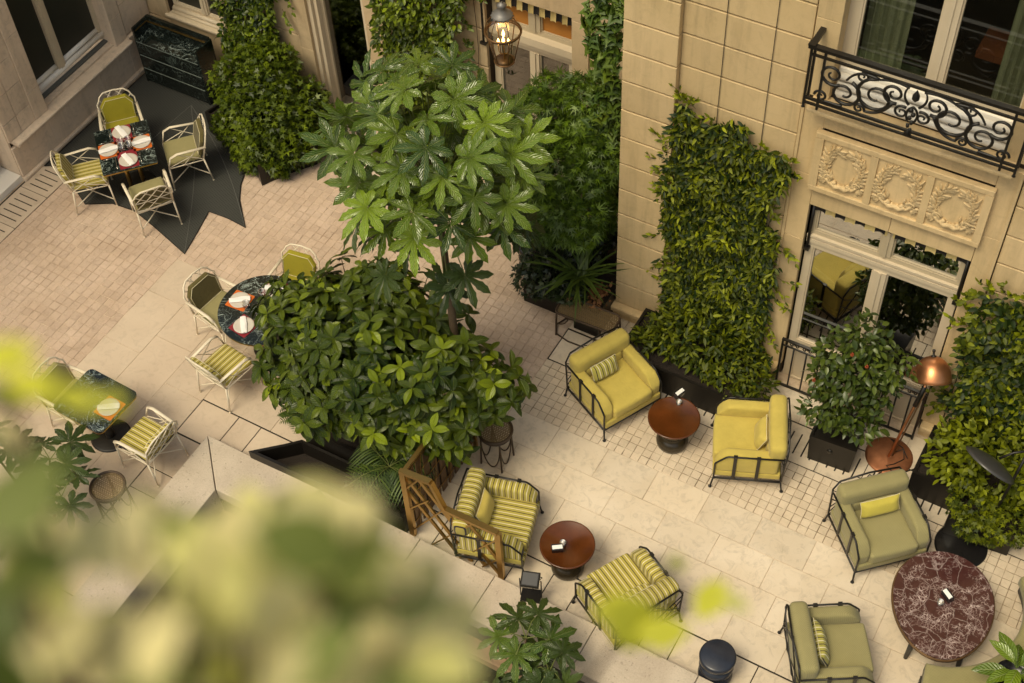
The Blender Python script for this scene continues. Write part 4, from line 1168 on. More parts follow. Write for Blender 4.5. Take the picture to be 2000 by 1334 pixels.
def pillow(label, m, loc, rz, w=.40, h=.24, lean=-22, group='scatter cushions on the armchairs'):
    t = thing('scatter_cushion', label, 'cushion', loc, rz, group)
    g = MB(); nx, nz = 14, 10; v = []; f = []
    for sgn in (1, -1):
        for i in range(nx + 1):
            for k in range(nz + 1):
                u, q = i / nx * 2 - 1, k / nz * 2 - 1
                d = .068 * (max(0, 1 - u ** 4) * max(0, 1 - q ** 4)) ** .6
                pin = 1 - .05 * (u * u * (1 - q * q) + 0) ; pin2 = 1 - .07 * (1 - abs(u)) ** 0 * (1 - u * u) * (abs(q) > .5)
                v.append((sgn * d, u * w / 2 * (1 - .05 * (1 - q * q)), q * h / 2 * (1 - .07 * (1 - u * u))))
    n = (nx + 1) * (nz + 1)
    for s in (0, 1):
        for i in range(nx):
            for k in range(nz):
                a = s * n + i * (nz + 1) + k; q = (a, a + 1, a + nz + 2, a + nz + 1)
                f.append(q if s == 0 else tuple(reversed(q)))
    g.add(v, f, True)
    o = g.build('cover', m, t); o.rotation_euler = (0, rad(lean), 0)
    rim = [v[0 * (nz + 1) + k] for k in range(nz + 1)] + [v[i * (nz + 1) + nz] for i in range(1, nx + 1)] + [v[nx * (nz + 1) + k] for k in range(nz - 1, -1, -1)] + [v[i * (nz + 1)] for i in range(nx - 1, 0, -1)]
    p = MB().tube(rim, .004, 5, True).build('piping', PIPING, t); p.rotation_euler = (0, rad(lean), 0)
    return t
def on_chair(loc, rz, x, y, z=.585):
    c, s = math.cos(rz), math.sin(rz)
    return (loc[0] + x * c - y * s, loc[1] + x * s + y * c, z)
CH = [
    ('plain lime armchair in front of the wall planter, angled toward the brown side table', LIME, LIME, rad(-27), (-4.45, 9.19), 'small striped cushion on the plain lime armchair by the woven bench', STR_C, -.115, -.06, .36, .22, 0),
    ('plain lime armchair with its back to the clipped camellia box and a plain lime cushion', LIME, LIME, rad(203), (-2.71, 9.19), 'plain lime cushion standing on edge in the armchair next to the camellia box', LIME, -.13, .03, .36, .24, 0),
    ('striped armchair behind the brass lattice screen, holding a plain lime cushion', STR_Y, STR_X, rad(16), (-4.72, 6.88), 'plain lime cushion in the striped armchair behind the brass screen', LIME, -.13, .0, .38, .25, 0),
    ('striped armchair seen from its latticed back, across from the brass screen', STR_Y, STR_X, rad(151), (-3.03, 6.74), 'striped cushion matching the striped armchair seen from behind', STR_Y, -.13, .02, .42, .22, 0),
    ('checked olive armchair with a long yellow cushion below the copper lamp', OLIVE, OLIVE, rad(-46), (-1.0, 8.83), 'long yellow cushion in the checked olive armchair below the copper lamp', YELL, -.11, .02, .46, .21, 0),
    ('checked olive armchair with a striped cushion, left of the oval marble table', OLIVE, OLIVE, rad(32), (-.91, 7.15), 'striped cushion in the olive armchair left of the oval marble table', STR_C, -.12, .0, .46, .24, 0),
]
for lab, sm, am, rz, xy, plab, pm, px_, py_, pw, ph, _ in CH:
    loc = (xy[0], xy[1], 0)
    armchair(lab, sm, am, rz, loc)
    pillow(plab, pm, on_chair(loc, rz, px_, py_), rz, pw, ph)

# curved sofa at the picture edge
def sofa(label, pts, r_in, loc):
    t = thing('curved_sofa', label, 'sofa', loc)
    cx, cy, r0, r1, a0, a1 = pts
    def sweep(rA, rB, z0, z1, a0_, a1_, rr, n=18):
        g = MB(); prof = []
        for (cu, cv, st) in ((rA + rr, z0 + rr, 180), (rB - rr, z0 + rr, 270), (rB - rr, z1 - rr, 0), (rA + rr, z1 - rr, 90)):
            for k in range(4): prof.append((cu + rr * math.cos(rad(st + 30 * k)), cv + rr * math.sin(rad(st + 30 * k))))
        m = len(prof); v = []; f = []
        for i in range(n + 1):
            a = a0_ + (a1_ - a0_) * i / n
            sc = 1.0
            for (u, z) in prof: v.append((cx + u * math.cos(a), cy + u * math.sin(a), z))
        for i in range(n):
            for k in range(m):
                f.append((i * m + k, (i + 1) * m + k, (i + 1) * m + (k + 1) % m, i * m + (k + 1) % m))
        f += [tuple(range(m)), tuple(reversed(range(n * m, (n + 1) * m)))]
        return g.add(v, f, True)
    h = (a1 - a0) / 2
    for k in range(2):
        q0, q1 = a0 + k * h + .01, a0 + (k + 1) * h - .01
        sweep(r0, r1 - .18, .26, .46, q0, q1, .06).build('seat_cushion', OLIVE, t)
        sweep(r1 - .22, r1, .44, .80, q0, q1, .08).build('back_cushion', OLIVE, t)
    sweep(r0 + .05, r1 + .04, .06, .25, a0, a1, .05).build('base', SOFAB, t)
    sweep(r1 - .01, r1 + .06, .20, .70, a0, a1, .03).build('shell', SOFAB, t)
    return t
sofa('olive curved sofa half out of view beyond the oval marble table', (-.16, 8.35, .88, 1.62, rad(-80), rad(38)), 0, (0, 0, 0))

# ================================================================ tables of the lounge
def lacquer_table(label, loc):
    t = thing('side_table', label, 'table', loc, 0, 'round brown side tables')
    MB().lathe([(.0, .470), (.27, .470), (.298, .478), (.305, .492), (.300, .503), (.288, .503), (.280, .497), (0, .494)], 48).build('table_top', LACQ, t)
    MB().lathe([(.16, 0), (.185, .02), (.19, .06), (.185, .10), (.15, .145), (.12, .17), (.13, .20), (.16, .25), (.17, .33), (.165, .40), (.20, .469)], 40).build('pedestal', LACQB, t)
    return t
lacquer_table('round brown lacquer table between the two plain lime armchairs', (-3.57, 8.99, 0))
lacquer_table('round brown lacquer table between the two striped armchairs', (-3.855, 6.92, 0))
t = thing('marble_table', 'oval burgundy marble coffee table before the olive armchairs', 'table', (-.07, 8.19, 0), rad(105))
def egg(a, b, n=56): return [(a * math.cos(q) , b * math.sin(q) * (1 + .10 * math.cos(q))) for q in [2 * math.pi * k / n for k in range(n)]]
MB().prism(egg(.635, .515), .425, .455, .004).build('marble_top', REDM, t)
MB().prism(egg(.650, .530), .395, .4245, .006).build('table_rim', BRONZE, t)
for x, y in ((.40, .26), (.40, -.26), (-.42, .24), (-.42, -.24)):
    MB().tube([(x, y, .396), (x * 1.12, y * 1.12, .0)], [.038, .022], 12).build('leg', SOFAB, t)
def card_stand(label, loc, rz, z):
    t = thing('card_stand', label, 'menu card', (loc[0], loc[1], z), rz, 'card stands on the lounge tables')
    T = Matrix.Rotation(rad(-12), 4, 'Y')
    MB().box(-.036, -.062, .0, .036, .062, .095, T).build('block', BLACKCER, t)
    MB().cbox(-.022, -.056, .0951, .022, .056, .103, .002, 'z+').build('card', CARD, t).matrix_local = T
    return t
def candle(label, loc, z):
    t = thing('candle_holder', label, 'candle holder', (loc[0], loc[1], z), 0, 'silver candle holders on the lounge tables')
    MB().lathe([(.030, 0), (.033, .004), (.020, .010), (.018, .035), (.034, .042), (.036, .050), (.030, .050), (.020, .044), (0, .043)], 20).build('cup', SILVER, t)
    MB().lathe([(.014, .043), (.014, .055), (0, .056)], 12).build('candle', LINEN, t)
    return t
card_stand('black and white card stand on the brown table between the lime armchairs', (-3.665, 9.30), rad(160), .4945)
candle('silver candle holder on the brown table between the lime armchairs', (-3.61, 9.20), .4945)
card_stand('black and white card stand on the brown table between the striped armchairs', (-3.92, 6.81), rad(125), .4945)
candle('silver candle holder on the brown table between the striped armchairs', (-3.90, 6.90), .4945)
card_stand('black and white card stand on the burgundy marble table', (-.055, 8.28), rad(55), .455)
candle('silver candle holder on the burgundy marble table', (-.10, 8.175), .455)

def ceramic_stool(label, loc, m, s=1.0):
    t = thing('ceramic_stool', label, 'stool', loc)
    MB().lathe([(.13 * s, 0), (.165 * s, .012), (.182 * s, .05), (.178 * s, .10), (.135 * s, .135), (.118 * s, .15), (.135 * s, .165), (.176 * s, .20), (.182 * s, .24), (.17 * s, .275), (.125 * s, .305), (.115 * s, .32)], 40).build('body', m, t)
    MB().lathe([(.115 * s, .3205), (.15 * s, .335), (.188 * s, .375), (.193 * s, .42), (.186 * s, .448), (.17 * s, .458), (0, .462)], 40).build('seat', m, t)
    return t
ceramic_stool('dark blue glazed stool on the pale slabs by the curb', (-1.885, 6.53, 0), BLUECER)
ceramic_stool('black glazed stool beside the dim planting under the maple', (-6.37, 10.62, 0), BLACKCER)

# ================================================================ rattan stools and benches
def weave(par, outline, z, step=.021, r=.0042):
    """open cane work: crossing strands clipped to the seat outline"""
    xs = [p[0] for p in outline]; ys = [p[1] for p in outline]
    g = MB(); pts = outline; n = len(pts)
    def clip(c, ax, ang):
        ca, sa = math.cos(ang), math.sin(ang); hit = []
        for i in range(n):
            (x0, y0), (x1, y1) = pts[i], pts[(i + 1) % n]
            d0 = -sa * x0 + ca * y0 - c; d1 = -sa * x1 + ca * y1 - c
            if (d0 > 0) != (d1 > 0):
                t = d0 / (d0 - d1); hit.append((x0 + t * (x1 - x0), y0 + t * (y1 - y0)))
        return hit
    for ang, dz in ((rad(45), .002), (rad(-45), -.002), (0, 0.0)):
        k = -40
        while k <= 40:
            h = clip(k * step * (1.0 if ang else 1.0), 0, ang)
            if len(h) == 2: g.tube([(h[0][0], h[0][1], z + dz), (h[1][0], h[1][1], z + dz)], r, 4, cap=False)
            k += 1
    o = g.build('woven_seat', WEAVE, par); o['kind'] = 'stuff'
def rattan_stool(label, loc, h=.60, r=.195):
    t = thing('rattan_stool', label, 'stool', loc, 0)
    circ = [(r * math.cos(a), r * math.sin(a)) for a in [2 * math.pi * k / 36 for k in range(36)]]
    MB().tube([(x, y, h) for x, y in circ], .017, 8, True).build('seat_ring', RATTAN, t)
    MB().tube([(x * .97, y * .97, h - .045) for x, y in circ], .010, 6, True).build('lower_ring', RATTAN, t)
    weave(t, [(x * .95, y * .95) for x, y in circ], h)
    for k in range(4):
        a = rad(45 + 90 * k); l = MB()
        l.tube([(r * .9 * math.cos(a), r * .9 * math.sin(a), h - .02), (r * 1.02 * math.cos(a), r * 1.02 * math.sin(a), 0)], .012, 7)
        l.build('leg', RATTAN, t)
        a2 = a + rad(90); m = MB()
        p0 = Vector((r * .95 * math.cos(a), r * .95 * math.sin(a), h - .07)); p1 = Vector((r * .95 * math.cos(a2), r * .95 * math.sin(a2), h - .07))
        q = []
        for i in range(21):
            t_ = i / 20; q.append((p0.lerp(p1, t_).x, p0.lerp(p1, t_).y, h - .07 - (h - .09) * (1 - (2 * t_ - 1) ** 2) ** .55))
        m.tube(q, .008, 6); m.build('bent_brace', RATTAN, t)
    return t
rattan_stool('round woven rattan stool at the end of the brass screen', (-5.27, 7.80, 0))
rattan_stool('round woven rattan stool half hidden by the big leaves near the curb', (-8.74, 5.06, 0))
def rattan_bench(label, loc, rz, L=.74, W=.30, h=.45):
    t = thing('rattan_bench', label, 'bench', loc, rz)
    def rr(L, W, r): 
        P = []
        for cx, cy, a in ((L / 2 - r, W / 2 - r, 0), (-L / 2 + r, W / 2 - r, 90), (-L / 2 + r, -W / 2 + r, 180), (L / 2 - r, -W / 2 + r, 270)):
            P += [(cx + r * math.cos(rad(a + 30 * k)), cy + r * math.sin(rad(a + 30 * k))) for k in range(4)]
        return P
    o = rr(L, W, .07)
    MB().tube([(x, y, h) for x, y in o], .016, 8, True).build('seat_ring', RATTAN, t)
    weave(t, [(x * .96, y * .94) for x, y in o], h, .020)
    for sx in (-1, 1):
        for sy in (-1, 1):
            MB().tube([(sx * (L / 2 - .02), sy * (W / 2 - .02), h), (sx * (L / 2 - .01), sy * (W / 2 - .01), 0)], .012, 7).build('leg', RATTAN, t)
        MB().tube([(sx * (L / 2 - .01), -W / 2 + .02, .02), (sx * (L / 2 + .05), 0, .02), (sx * (L / 2 - .01), W / 2 - .02, .02)], .010, 6).build('floor_bow', RATTAN, t)
    for sy in (-1, 1):
        MB().tube([(-L / 2 + .01, sy * (W / 2 - .015), .02), (-L / 4, sy * (W / 2 + .03), .015), (L / 4, sy * (W / 2 + .03), .015), (L / 2 - .01, sy * (W / 2 - .015), .02)], .010, 6).build('floor_bow', RATTAN, t)
        for sx in (-1, 1):
            MB().tube([(sx * (L / 2 - .02), sy * (W / 2 - .02), .22)] + [(sx * (L / 2 - .02 - .16 * math.sin(q)), sy * (W / 2 - .02), .22 + .21 * (1 - math.cos(q))) for q in (.4, .8, 1.2, 1.57)], .008, 6).build('bent_brace', RATTAN, t)
    return t
rattan_bench('long woven rattan bench behind the plain lime armchair at the pilaster', (-5.19, 9.93, 0), rad(2), .78, .30)
rattan_bench('woven rattan bench glimpsed under the maple beside the black stool', (-6.72, 11.12, 0), rad(0), .70, .34, .5)

# ================================================================ ivory dining chairs (local +x faces the table)
def dining_chair(label, loc, rz, seat_m, back_m, cat='chair', arms=True):
    t = thing('dining_chair', label, cat, (loc[0], loc[1], 0), rz, 'ivory dining chairs')
    r = .0105
    f = MB()
    f.tube([(.25, -.26, .40), (.25, .26, .40), (-.23, .25, .40), (-.23, -.25, .40)], r, 6, True)
    f.build('seat_frame', CANEW, t)
    for s in (-1, 1):
        o = MB().tube([(.25, s * .26, .41), (.262, s * .268, .0)], [.013, .010], 7).build('leg', CANEW, t)
        MB().lathe([(.014, 0), (.014, .012), (.009, .02)], 8, .262, s * .268).build('foot', CANEW, o)
        o = MB().tube([(-.23, s * .25, .42), (-.285, s * .262, .0)], [.013, .010], 7).build('leg', CANEW, t)
        MB().lathe([(.014, 0), (.014, .012), (.009, .02)], 8, -.285, s * .262).build('foot', CANEW, o)
        MB().tube([(.258, s * .266, .13), (-.268, -s * .258, .13)], .008, 6).build('stretcher', CANEW, t)
        a = MB()
        a.tube([(-.30, s * .262, .63), (.10, s * .285, .645), (.20, s * .285, .60)], .017, 8, flat=(1.25, .55)); a.tube([(.20, s * .285, .60), (.252, s * .262, .41)], .011, 7)
        a.build('arm', CANEW, t)
        l = MB(); l.tube([(-.24, s * .256, .42), (.10, s * .28, .63)], .006, 5); l.tube([(.05, s * .27, .41), (-.16, s * .27, .62)], .006, 5); l.tube([(.24, s * .262, .42), (-.05, s * .275, .53)], .006, 5)
        l.build('side_lattice', CANEW, t)
    def bp(y, z): return (-.23 - (z - .42) * .27 - .022 * (1 - (y / .26) ** 2), y, z)
    b = MB()
    outline = [(.25, .42), (.262, .72), (.228, .762), (.205, .815), (.14, .862), (0, .872), (-.14, .862), (-.205, .815), (-.228, .762), (-.262, .72), (-.25, .42)]
    b.tube([bp(y, z) for y, z in outline], .0115, 7)
    b.tube([bp(.25 - .5 * k / 8, .44) for k in range(9)], .010, 6)
    b.build('back_frame', CANEW, t)
    l = MB()
    for a, c in (((-.25, .46), (.12, .86)), ((-.10, .44), (.23, .78)), ((.25, .46), (-.12, .86)), ((.10, .44), (-.23, .78)), ((-.255, .60), (-.02, .87)), ((.255, .60), (.02, .87)), ((-.255, .62), (.255, .62)) ):
        l.tube([bp(a[0] + (c[0] - a[0]) * k / 5, a[1] + (c[1] - a[1]) * k / 5) for k in range(6)], .006, 5)
    l.build('back_lattice', CANEW, t)
    MB().cushion(-.21, -.235, .405, .25, .235, .475, .03, .008).build('seat_cushion', seat_m, t)
    # octagonal back pad
    g = MB(); oc = [(-.22, .47), (.22, .47), (.232, .70), (.15, .80), (-.15, .80), (-.232, .70)]
    v = []; n = len(oc)
    cz = .63
    rings = ((1.0, .0), (1.0, .035), (.93, .055), (.5, .062))
    for k, d in rings:
        for y, z in oc:
            p = bp(y * k, cz + (z - cz) * k); v.append((p[0] + .02 + d, p[1], p[2]))
    fa = [(i + k * n, (i + 1) % n + k * n, (i + 1) % n + (k + 1) * n, i + (k + 1) * n) for k in range(3) for i in range(n)] + [tuple(range(3 * n, 4 * n)), tuple(reversed(range(n)))]
    g.add(v, fa); pad = g.build('back_cushion', back_m, t)
    pl = MB().tube([(v[2 * n + i][0] + .001, v[2 * n + i][1], v[2 * n + i][2]) for i in range(n)], .004, 5, True).build('piping', PIPING, pad)
    return t
dining_chair('ivory chair with mustard cushions at the top of the square table by the wall', (-12.50, 9.86), rad(-42), LIMED, LIMED)
dining_chair('ivory chair with pale olive cushions on the black mat right of the square table', (-11.50, 9.93), rad(228), OLIVE, OLIVED)
dining_chair('ivory chair with striped cushions left of the square table by the slotted drain', (-12.38, 8.93), rad(47), STR_Y, STR_Y)
dining_chair('ivory chair with dark olive cushions seen from behind at the square table', (-11.37, 9.03), rad(145), OLIVE, OLIVED)
dining_chair('ivory chair with dark olive back pad left of the round table', (-9.29, 7.86), rad(-7), OLIVE, OLIVED)
dining_chair('ivory chair with striped cushions seen from behind at the round table', (-8.71, 7.16), rad(82), STR_Y, STR_Y)
dining_chair('ivory chair with mustard cushions on the far side of the round table', (-8.68, 8.55), rad(-82), LIMED, LIMED)
dining_chair('ivory chair nearly hidden by the broad leaved bush right of the round table', (-7.93, 7.96), rad(183), OLIVE, OLIVED)
dining_chair('ivory chair with pale olive cushions behind the small square marble table', (-10.0, 5.90), rad(0), OLIVE, OLIVE)
dining_chair('ivory chair with striped cushions pulled up to the small square marble table', (-8.86, 5.85), rad(177), STR_Y, STR_Y)

# ================================================================ dining tables and what lies on them
def pedestal_table(label, loc, rz, top, legs='four'):
    t = thing('dining_table', label, 'table', (loc[0], loc[1], 0), rz)
    MB().prism(top, .715, .74, .003).build('marble_top', GREENM, t)
    MB().prism([(x * .985, y * .985) for x, y in top], .690, .7145).build('table_edge', BRASS, t)
    if legs == 'four':
        for sx in (-1, 1):
            for sy in (-1, 1):
                MB().tube([(sx * .09, sy * .09, .69), (sx * .09, sy * .09, .03)], .026, 10).build('leg', BRASS, t)
        MB().lathe([(.27, 0), (.275, .012), (.26, .024), (0, .03)], 36).build('foot_plate', IRON, t)
    else:
        MB().lathe([(.055, .02), (.055, .10), (.045, .12), (.045, .69)], 20).build('column', IRON, t)
        MB().lathe([(.075, .3), (.08, .31), (.075, .33)], 20).build('brass_collar', BRASS, t)
        MB().lathe([(.24, 0), (.245, .012), (.22, .022), (0, .028)], 36).build('foot_plate', IRON, t)
    return t
SQ, SQR = (-12.0, 9.39), rad(-41.5)
pedestal_table('square dark green marble table laid for four on the black mat', SQ, SQR, rrect(.88, .74, .015, 2))
RD = (-8.63, 7.93)
pedestal_table('round dark green marble table laid for four under the bush', RD, 0, [(.555 * math.cos(2 * math.pi * k / 56), .555 * math.sin(2 * math.pi * k / 56)) for k in range(56)], 'column')
ST, STR = (-9.56, 5.87), rad(-2)
pedestal_table('small square green marble table with rounded corners and one setting', ST, STR, rrect(.76, .68, .07), 'column')

def placemat(label, x, y, rz, L, W, m, z=.740):
    return tag(MB().prism(rrect(L, W, .008, 1), 0, .003).build('placemat', m, None, (x, y, z), rz), label, 'placemat', 'leather placemats')
def plate(label, x, y, r=.128, z=.743):
    return tag(MB().lathe([(.06, 0), (.065, .004), (r * .8, .006), (r, .014), (r * .99, .016), (r * .78, .009), (0, .008)], 32).build('plate', CHINA, None, (x, y, z)), label, 'plate', 'pale plates')
def napkin(label, x, y, rz, z=.7585):
    g = MB(); n = 10; v = []
    for k in range(n + 1):
        t = k / n
        for j, (yy, zz) in enumerate(((-.030, 0), (-.031, .012), (-.012, .018), (.012, .016), (.031, .013), (.030, 0))):
            v.append((-.13 + .26 * t, yy * 1.2 + .003 * math.sin(t * 7 + j), zz + .002 * math.sin(t * 9 + j * 2)))
    f = [(k * 6 + j, (k + 1) * 6 + j, (k + 1) * 6 + (j + 1) % 6, k * 6 + (j + 1) % 6) for k in range(n) for j in range(6)] + [tuple(range(6)), tuple(reversed(range(n * 6, n * 6 + 6)))]
    g.add(v, f)
    return tag(g.build('napkin', LINEN, None, (x, y, z), rz), label, 'napkin', 'folded white napkins')
def tumbler(label, x, y, z=.740):
    g = MB().lathe([(.032, 0), (.036, .004), (.038, .085), (.0355, .085), (.033, .012), (0, .011)], 20)
    o = tag(g.build('tumbler', DGLASS, None, (x, y, z)), label, 'glass', 'ribbed tumblers')
    b = MB()
    for k in range(14):
        a = 2 * math.pi * k / 14
        b.tube([(.0365 * math.cos(a), .0365 * math.sin(a), .01), (.0385 * math.cos(a), .0385 * math.sin(a), .075)], .0016, 4, cap=False)
    b.build('flutes', DGLASS, o)
    b = MB(); b.tube([(.0375 * math.cos(2 * math.pi * k / 24), .0375 * math.sin(2 * math.pi * k / 24), .086) for k in range(24)], .0016, 5, True); b.build('rim', CHINA, o)
    o.scale = (1.2, 1.2, 1.15)
    return o
def knife(label, x, y, rz, z=.7405):
    g = MB(); g.tube([(-.11, 0, .004), (-.01, 0, .004)], .0045, 6); g.prism([(-.01, -.005), (.09, -.008), (.11, .0), (-.01, .005)], .002, .005)
    return tag(g.build('knife', SILVER, None, (x, y, z), rz), label, 'knife', 'table knives')
def fork(label, x, y, rz, z=.7405):
    g = MB(); g.tube([(-.10, 0, .003), (.04, 0, .003)], .003, 6); g.prism([(.04, -.004), (.06, -.011), (.07, -.011), (.07, .011), (.06, .011), (.04, .004)], .002, .005)
    for k in range(4): g.box(.07, -.011 + k * .0063, .002, .105, -.008 + k * .0063, .0045)
    return tag(g.build('fork', SILVER, None, (x, y, z), rz), label, 'fork', 'table forks')
def loc2(c, rz, x, y): return c[0] + x * math.cos(rz) - y * math.sin(rz), c[1] + x * math.sin(rz) + y * math.cos(rz)
def setting(c, rz, ang, dist, m, L, W, where, ncol, nap_rot, fk=True, half=.37, near=.02):
    a = rz + ang
    x, y = c[0] + dist * math.cos(a), c[1] + dist * math.sin(a)
    mx, my = c[0] + (dist - near) * math.cos(a), c[1] + (dist - near) * math.sin(a)
    placemat(f'{ncol} leather placemat {where}', mx, my, a, L, W, m)
    plate(f'pale round plate {where}', x, y)
    napkin(f'folded white napkin {where}', x, y, nap_rot)
    if fk:
        k = (-math.sin(a), math.cos(a))
        knife(f'silver knife {where}', x + k[0] * -.165, y + k[1] * -.165, a + math.pi)
        fork(f'silver fork {where}', x + k[0] * .165, y + k[1] * .165, a + math.pi)
S_ = 'of the square table'
setting(SQ, SQR, rad(-90), .225, ORANGE, .25, .28, 'on the left side nearest the striped chair ' + S_, 'orange', SQR + rad(95), near=.0)
setting(SQ, SQR, rad(90), .225, ORANGE, .25, .28, 'on the right side by the pale olive chair ' + S_, 'orange', SQR + rad(95), near=.0)
setting(SQ, SQR, rad(180), .29, CRIMSON, .34, .26, 'by the mustard chair ' + S_, 'crimson', SQR + rad(20), near=.03)
setting(SQ, SQR, rad(0), .29, CRIMSON, .34, .26, 'by the chair seen from behind ' + S_, 'crimson', SQR + rad(20), near=.03)
for i, (x, y) in enumerate(((-.05, .055), (.05, .055), (-.05, -.045), (.05, -.045))):
    tumbler('ribbed glass tumbler ' + ['left back', 'right back', 'left front', 'right front'][i] + ' of the four in the middle of the square table', *loc2(SQ, SQR + rad(0), x, y))
R_ = 'of the round table'
setting(RD, 0, rad(184), .33, ORANGE, .27, .27, 'by the dark olive chair ' + R_, 'orange', rad(38), False, near=.0)
setting(RD, 0, rad(262), .33, CRIMSON, .27, .27, 'by the striped chair ' + R_, 'crimson', rad(130), False, near=.0)
setting(RD, 0, rad(98), .33, CRIMSON, .27, .27, 'by the mustard chair ' + R_, 'crimson', rad(20), False, near=.0)
setting(RD, 0, rad(0), .33, ORANGE, .27, .27, 'on the side hidden by the bush ' + R_, 'orange', rad(60), False, near=.0)
for lab, x, y in (('by the orange mat', -.19, -.07), ('by the far crimson mat', -.12, .17), ('between the plates', .11, .12), ('by the near crimson mat', .03, -.10)):
    tumbler('ribbed glass tumbler ' + lab + ' on the round table', RD[0] + x, RD[1] + y)
setting(ST, STR, rad(0), .22, ORANGE, .26, .28, 'on the small marble table', 'orange', rad(35), False, near=-.01)

# ================================================================ lamps
t = thing('copper_lamp', 'tall copper floor lamp with a domed shade beside the camellia', 'floor lamp', (-1.26, 10.0, 0))
MB().lathe([(.272, 0), (.275, .008), (.25, .022), (.10, .03), (0, .032)], 48).build('foot_plate', COPPERD, t)
p0, p1 = Vector((0, -.02, .03)), Vector((.14, .12, 1.34))
MB().tube([p0, p1], .017, 10).build('pole', COPPER, t)
MB().tube([p0 + Vector((.035, .03, 0)), p0.lerp(p1, .9) + Vector((.035, .03, 0))], .010, 8).build('guide_rod', BRONZE, t)
MB().tube([p0.lerp(p1, .72) + Vector((.0, .0, 0)), p0.lerp(p1, .98)], .026, 10).build('sleeve', IRON, t)
hd = MB()
prof = []
for k in range(13):
    a = k / 12 * rad(90); prof.append((.205 * math.cos(a) ** .85 if k < 12 else 0.0, .27 * math.sin(a)))
inner = [(r * .97, z - .006) for r, z in prof[:-1]]
hd.lathe(list(reversed(inner)) + prof, 40)
AX_ = Vector((-.274, .54, .763)).normalized()
T = Matrix.Translation(Vector((.15, .23, 1.50)) - AX_ * .13) @ AX_.to_track_quat('Z', 'Y').to_matrix().to_4x4() @ Matrix.Scale(1.02, 4) 
hd.v = [tuple(T @ Vector(p)) for p in hd.v]
sh = hd.build('shade', COPPER, t)
k_ = MB(); k_.lathe([(.03, .262), (.032, .278), (.012, .285), (.012, .32), (.02, .325), (.015, .345), (0, .35)], 14); k_.v = [tuple(T @ Vector(p)) for p in k_.v]; k_.build('finial', IRON, sh)
k_ = MB(); k_.tube([(.206 * math.cos(2 * math.pi * i / 40), .206 * math.sin(2 * math.pi * i / 40), 0) for i in range(40)], .005, 6, True); k_.v = [tuple(T @ Vector(p)) for p in k_.v]; k_.build('shade_rim', BRONZE, sh)
MB().tube([(.03, .05, .04), (.12, .14, .05), (.17, .02, .034), (.09, -.10, .034), (.02, -.16, .034), (.10, -.20, .034), (.24, -.13, .02), (.33, -.02, .01)], .006, 6).build('cord', IRON, t)
MB().tube([(.02, .02, .30), (-.05, .10, .2), (-.02, .18, .06), (.10, .16, .045), (.2, .05, .034)], .006, 6).build('cord', IRON, t)

t = thing('black_lamp', 'black floor lamp with a tilted dish shade in front of the far ivy', 'floor lamp', (-.14, 9.24, 0))
MB().lathe([(.288, 0), (.29, .01), (.27, .02), (0, .024)], 48).build('foot_plate', BLACKCER, t)
MB().tube([(.14, .13, .02), (.22, .25, 1.0), (.26, .36, 1.62)], .016, 10).build('pole', IRON, t)
MB().tube([(.26, .36, 1.60), (.13, .30, 1.55), (.02, .22, 1.47)], .014, 8).build('arm', IRON, t)
d = MB(); prof = [(0, .055), (.08, .05), (.18, .032), (.26, .008), (.305, -.02), (.30, -.024), (.25, .0), (.17, .024), (.08, .042), (0, .047)]
d.lathe(prof, 44); T = Matrix.Translation((-.03, .16, 1.42)) @ Vector((.29, .64, .715)).to_track_quat('Z', 'Y').to_matrix().to_4x4()
d.v = [tuple(T @ Vector(p)) for p in d.v]; d.build('dish_shade', DLAMP, t)

t = thing('hanging_lantern', 'glass and iron lantern with lit candle bulbs hanging before the back facade', 'lantern', (-6.87, 11.0, 3.02))
for z0, r0, z1, r1, nm in ((0.0, .115, .42, .205, 'lower_glass'), (.44, .205, .68, .06, 'dome_glass')):
    prof = [(r0 + (r1 - r0) * k / 10, z0 + (z1 - z0) * k / 10) for k in range(11)] if nm == 'lower_glass' else [(.205 * math.cos(q * rad(78) / 10) , .44 + .235 * math.sin(q * rad(78) / 10)) for q in range(11)]
    g = MB(); seg = 32; v = [(r * math.cos(2 * math.pi * k / seg), r * math.sin(2 * math.pi * k / seg), z) for r, z in prof for k in range(seg)]
    g.add(v, [(i * seg + k, i * seg + (k + 1) % seg, (i + 1) * seg + (k + 1) % seg, (i + 1) * seg + k) for i in range(10) for k in range(seg)], True); g.build(nm, LGLASS, t)
for z, r, rr in ((.43, .21, .014), (.405, .203, .008), (0.0, .118, .010)):
    MB().tube([(r * math.cos(2 * math.pi * k / 36), r * math.sin(2 * math.pi * k / 36), z) for k in range(36)], rr, 6, True).build('band', BRONZE, t)
for k in range(6):
    a = rad(60 * k + 20)
    MB().tube([(.117 * math.cos(a), .117 * math.sin(a), 0), (.206 * math.cos(a), .206 * math.sin(a), .42)] , .007, 6).build('rib', BRONZE, t)
    MB().tube([(.206 * math.cos(q * rad(78) / 8) * math.cos(a), .206 * math.cos(q * rad(78) / 8) * math.sin(a), .44 + .237 * math.sin(q * rad(78) / 8)) for q in range(9)], .005, 6).build('rib', BRONZE, t)
MB().lathe([(.0, -.03), (.03, -.02), (.05, -.005), (.117, .0), (0, .002)], 24).build('floor_plate', BRONZE, t)
b = MB(); b.lathe([(.11, .655), (.125, .66), (.12, .675), (.085, .70), (.055, .74), (.045, .78), (.06, .80), (.03, .83), (0, .84)], 24)
for k in range(14):
    a = 2 * math.pi * k / 14; b.lathe([(0, -.018), (.018, 0), (0, .018)], 6, T=Matrix.Translation((.118 * math.cos(a), .118 * math.sin(a), .655)))
b.build('crown_cap', LEADG, t)
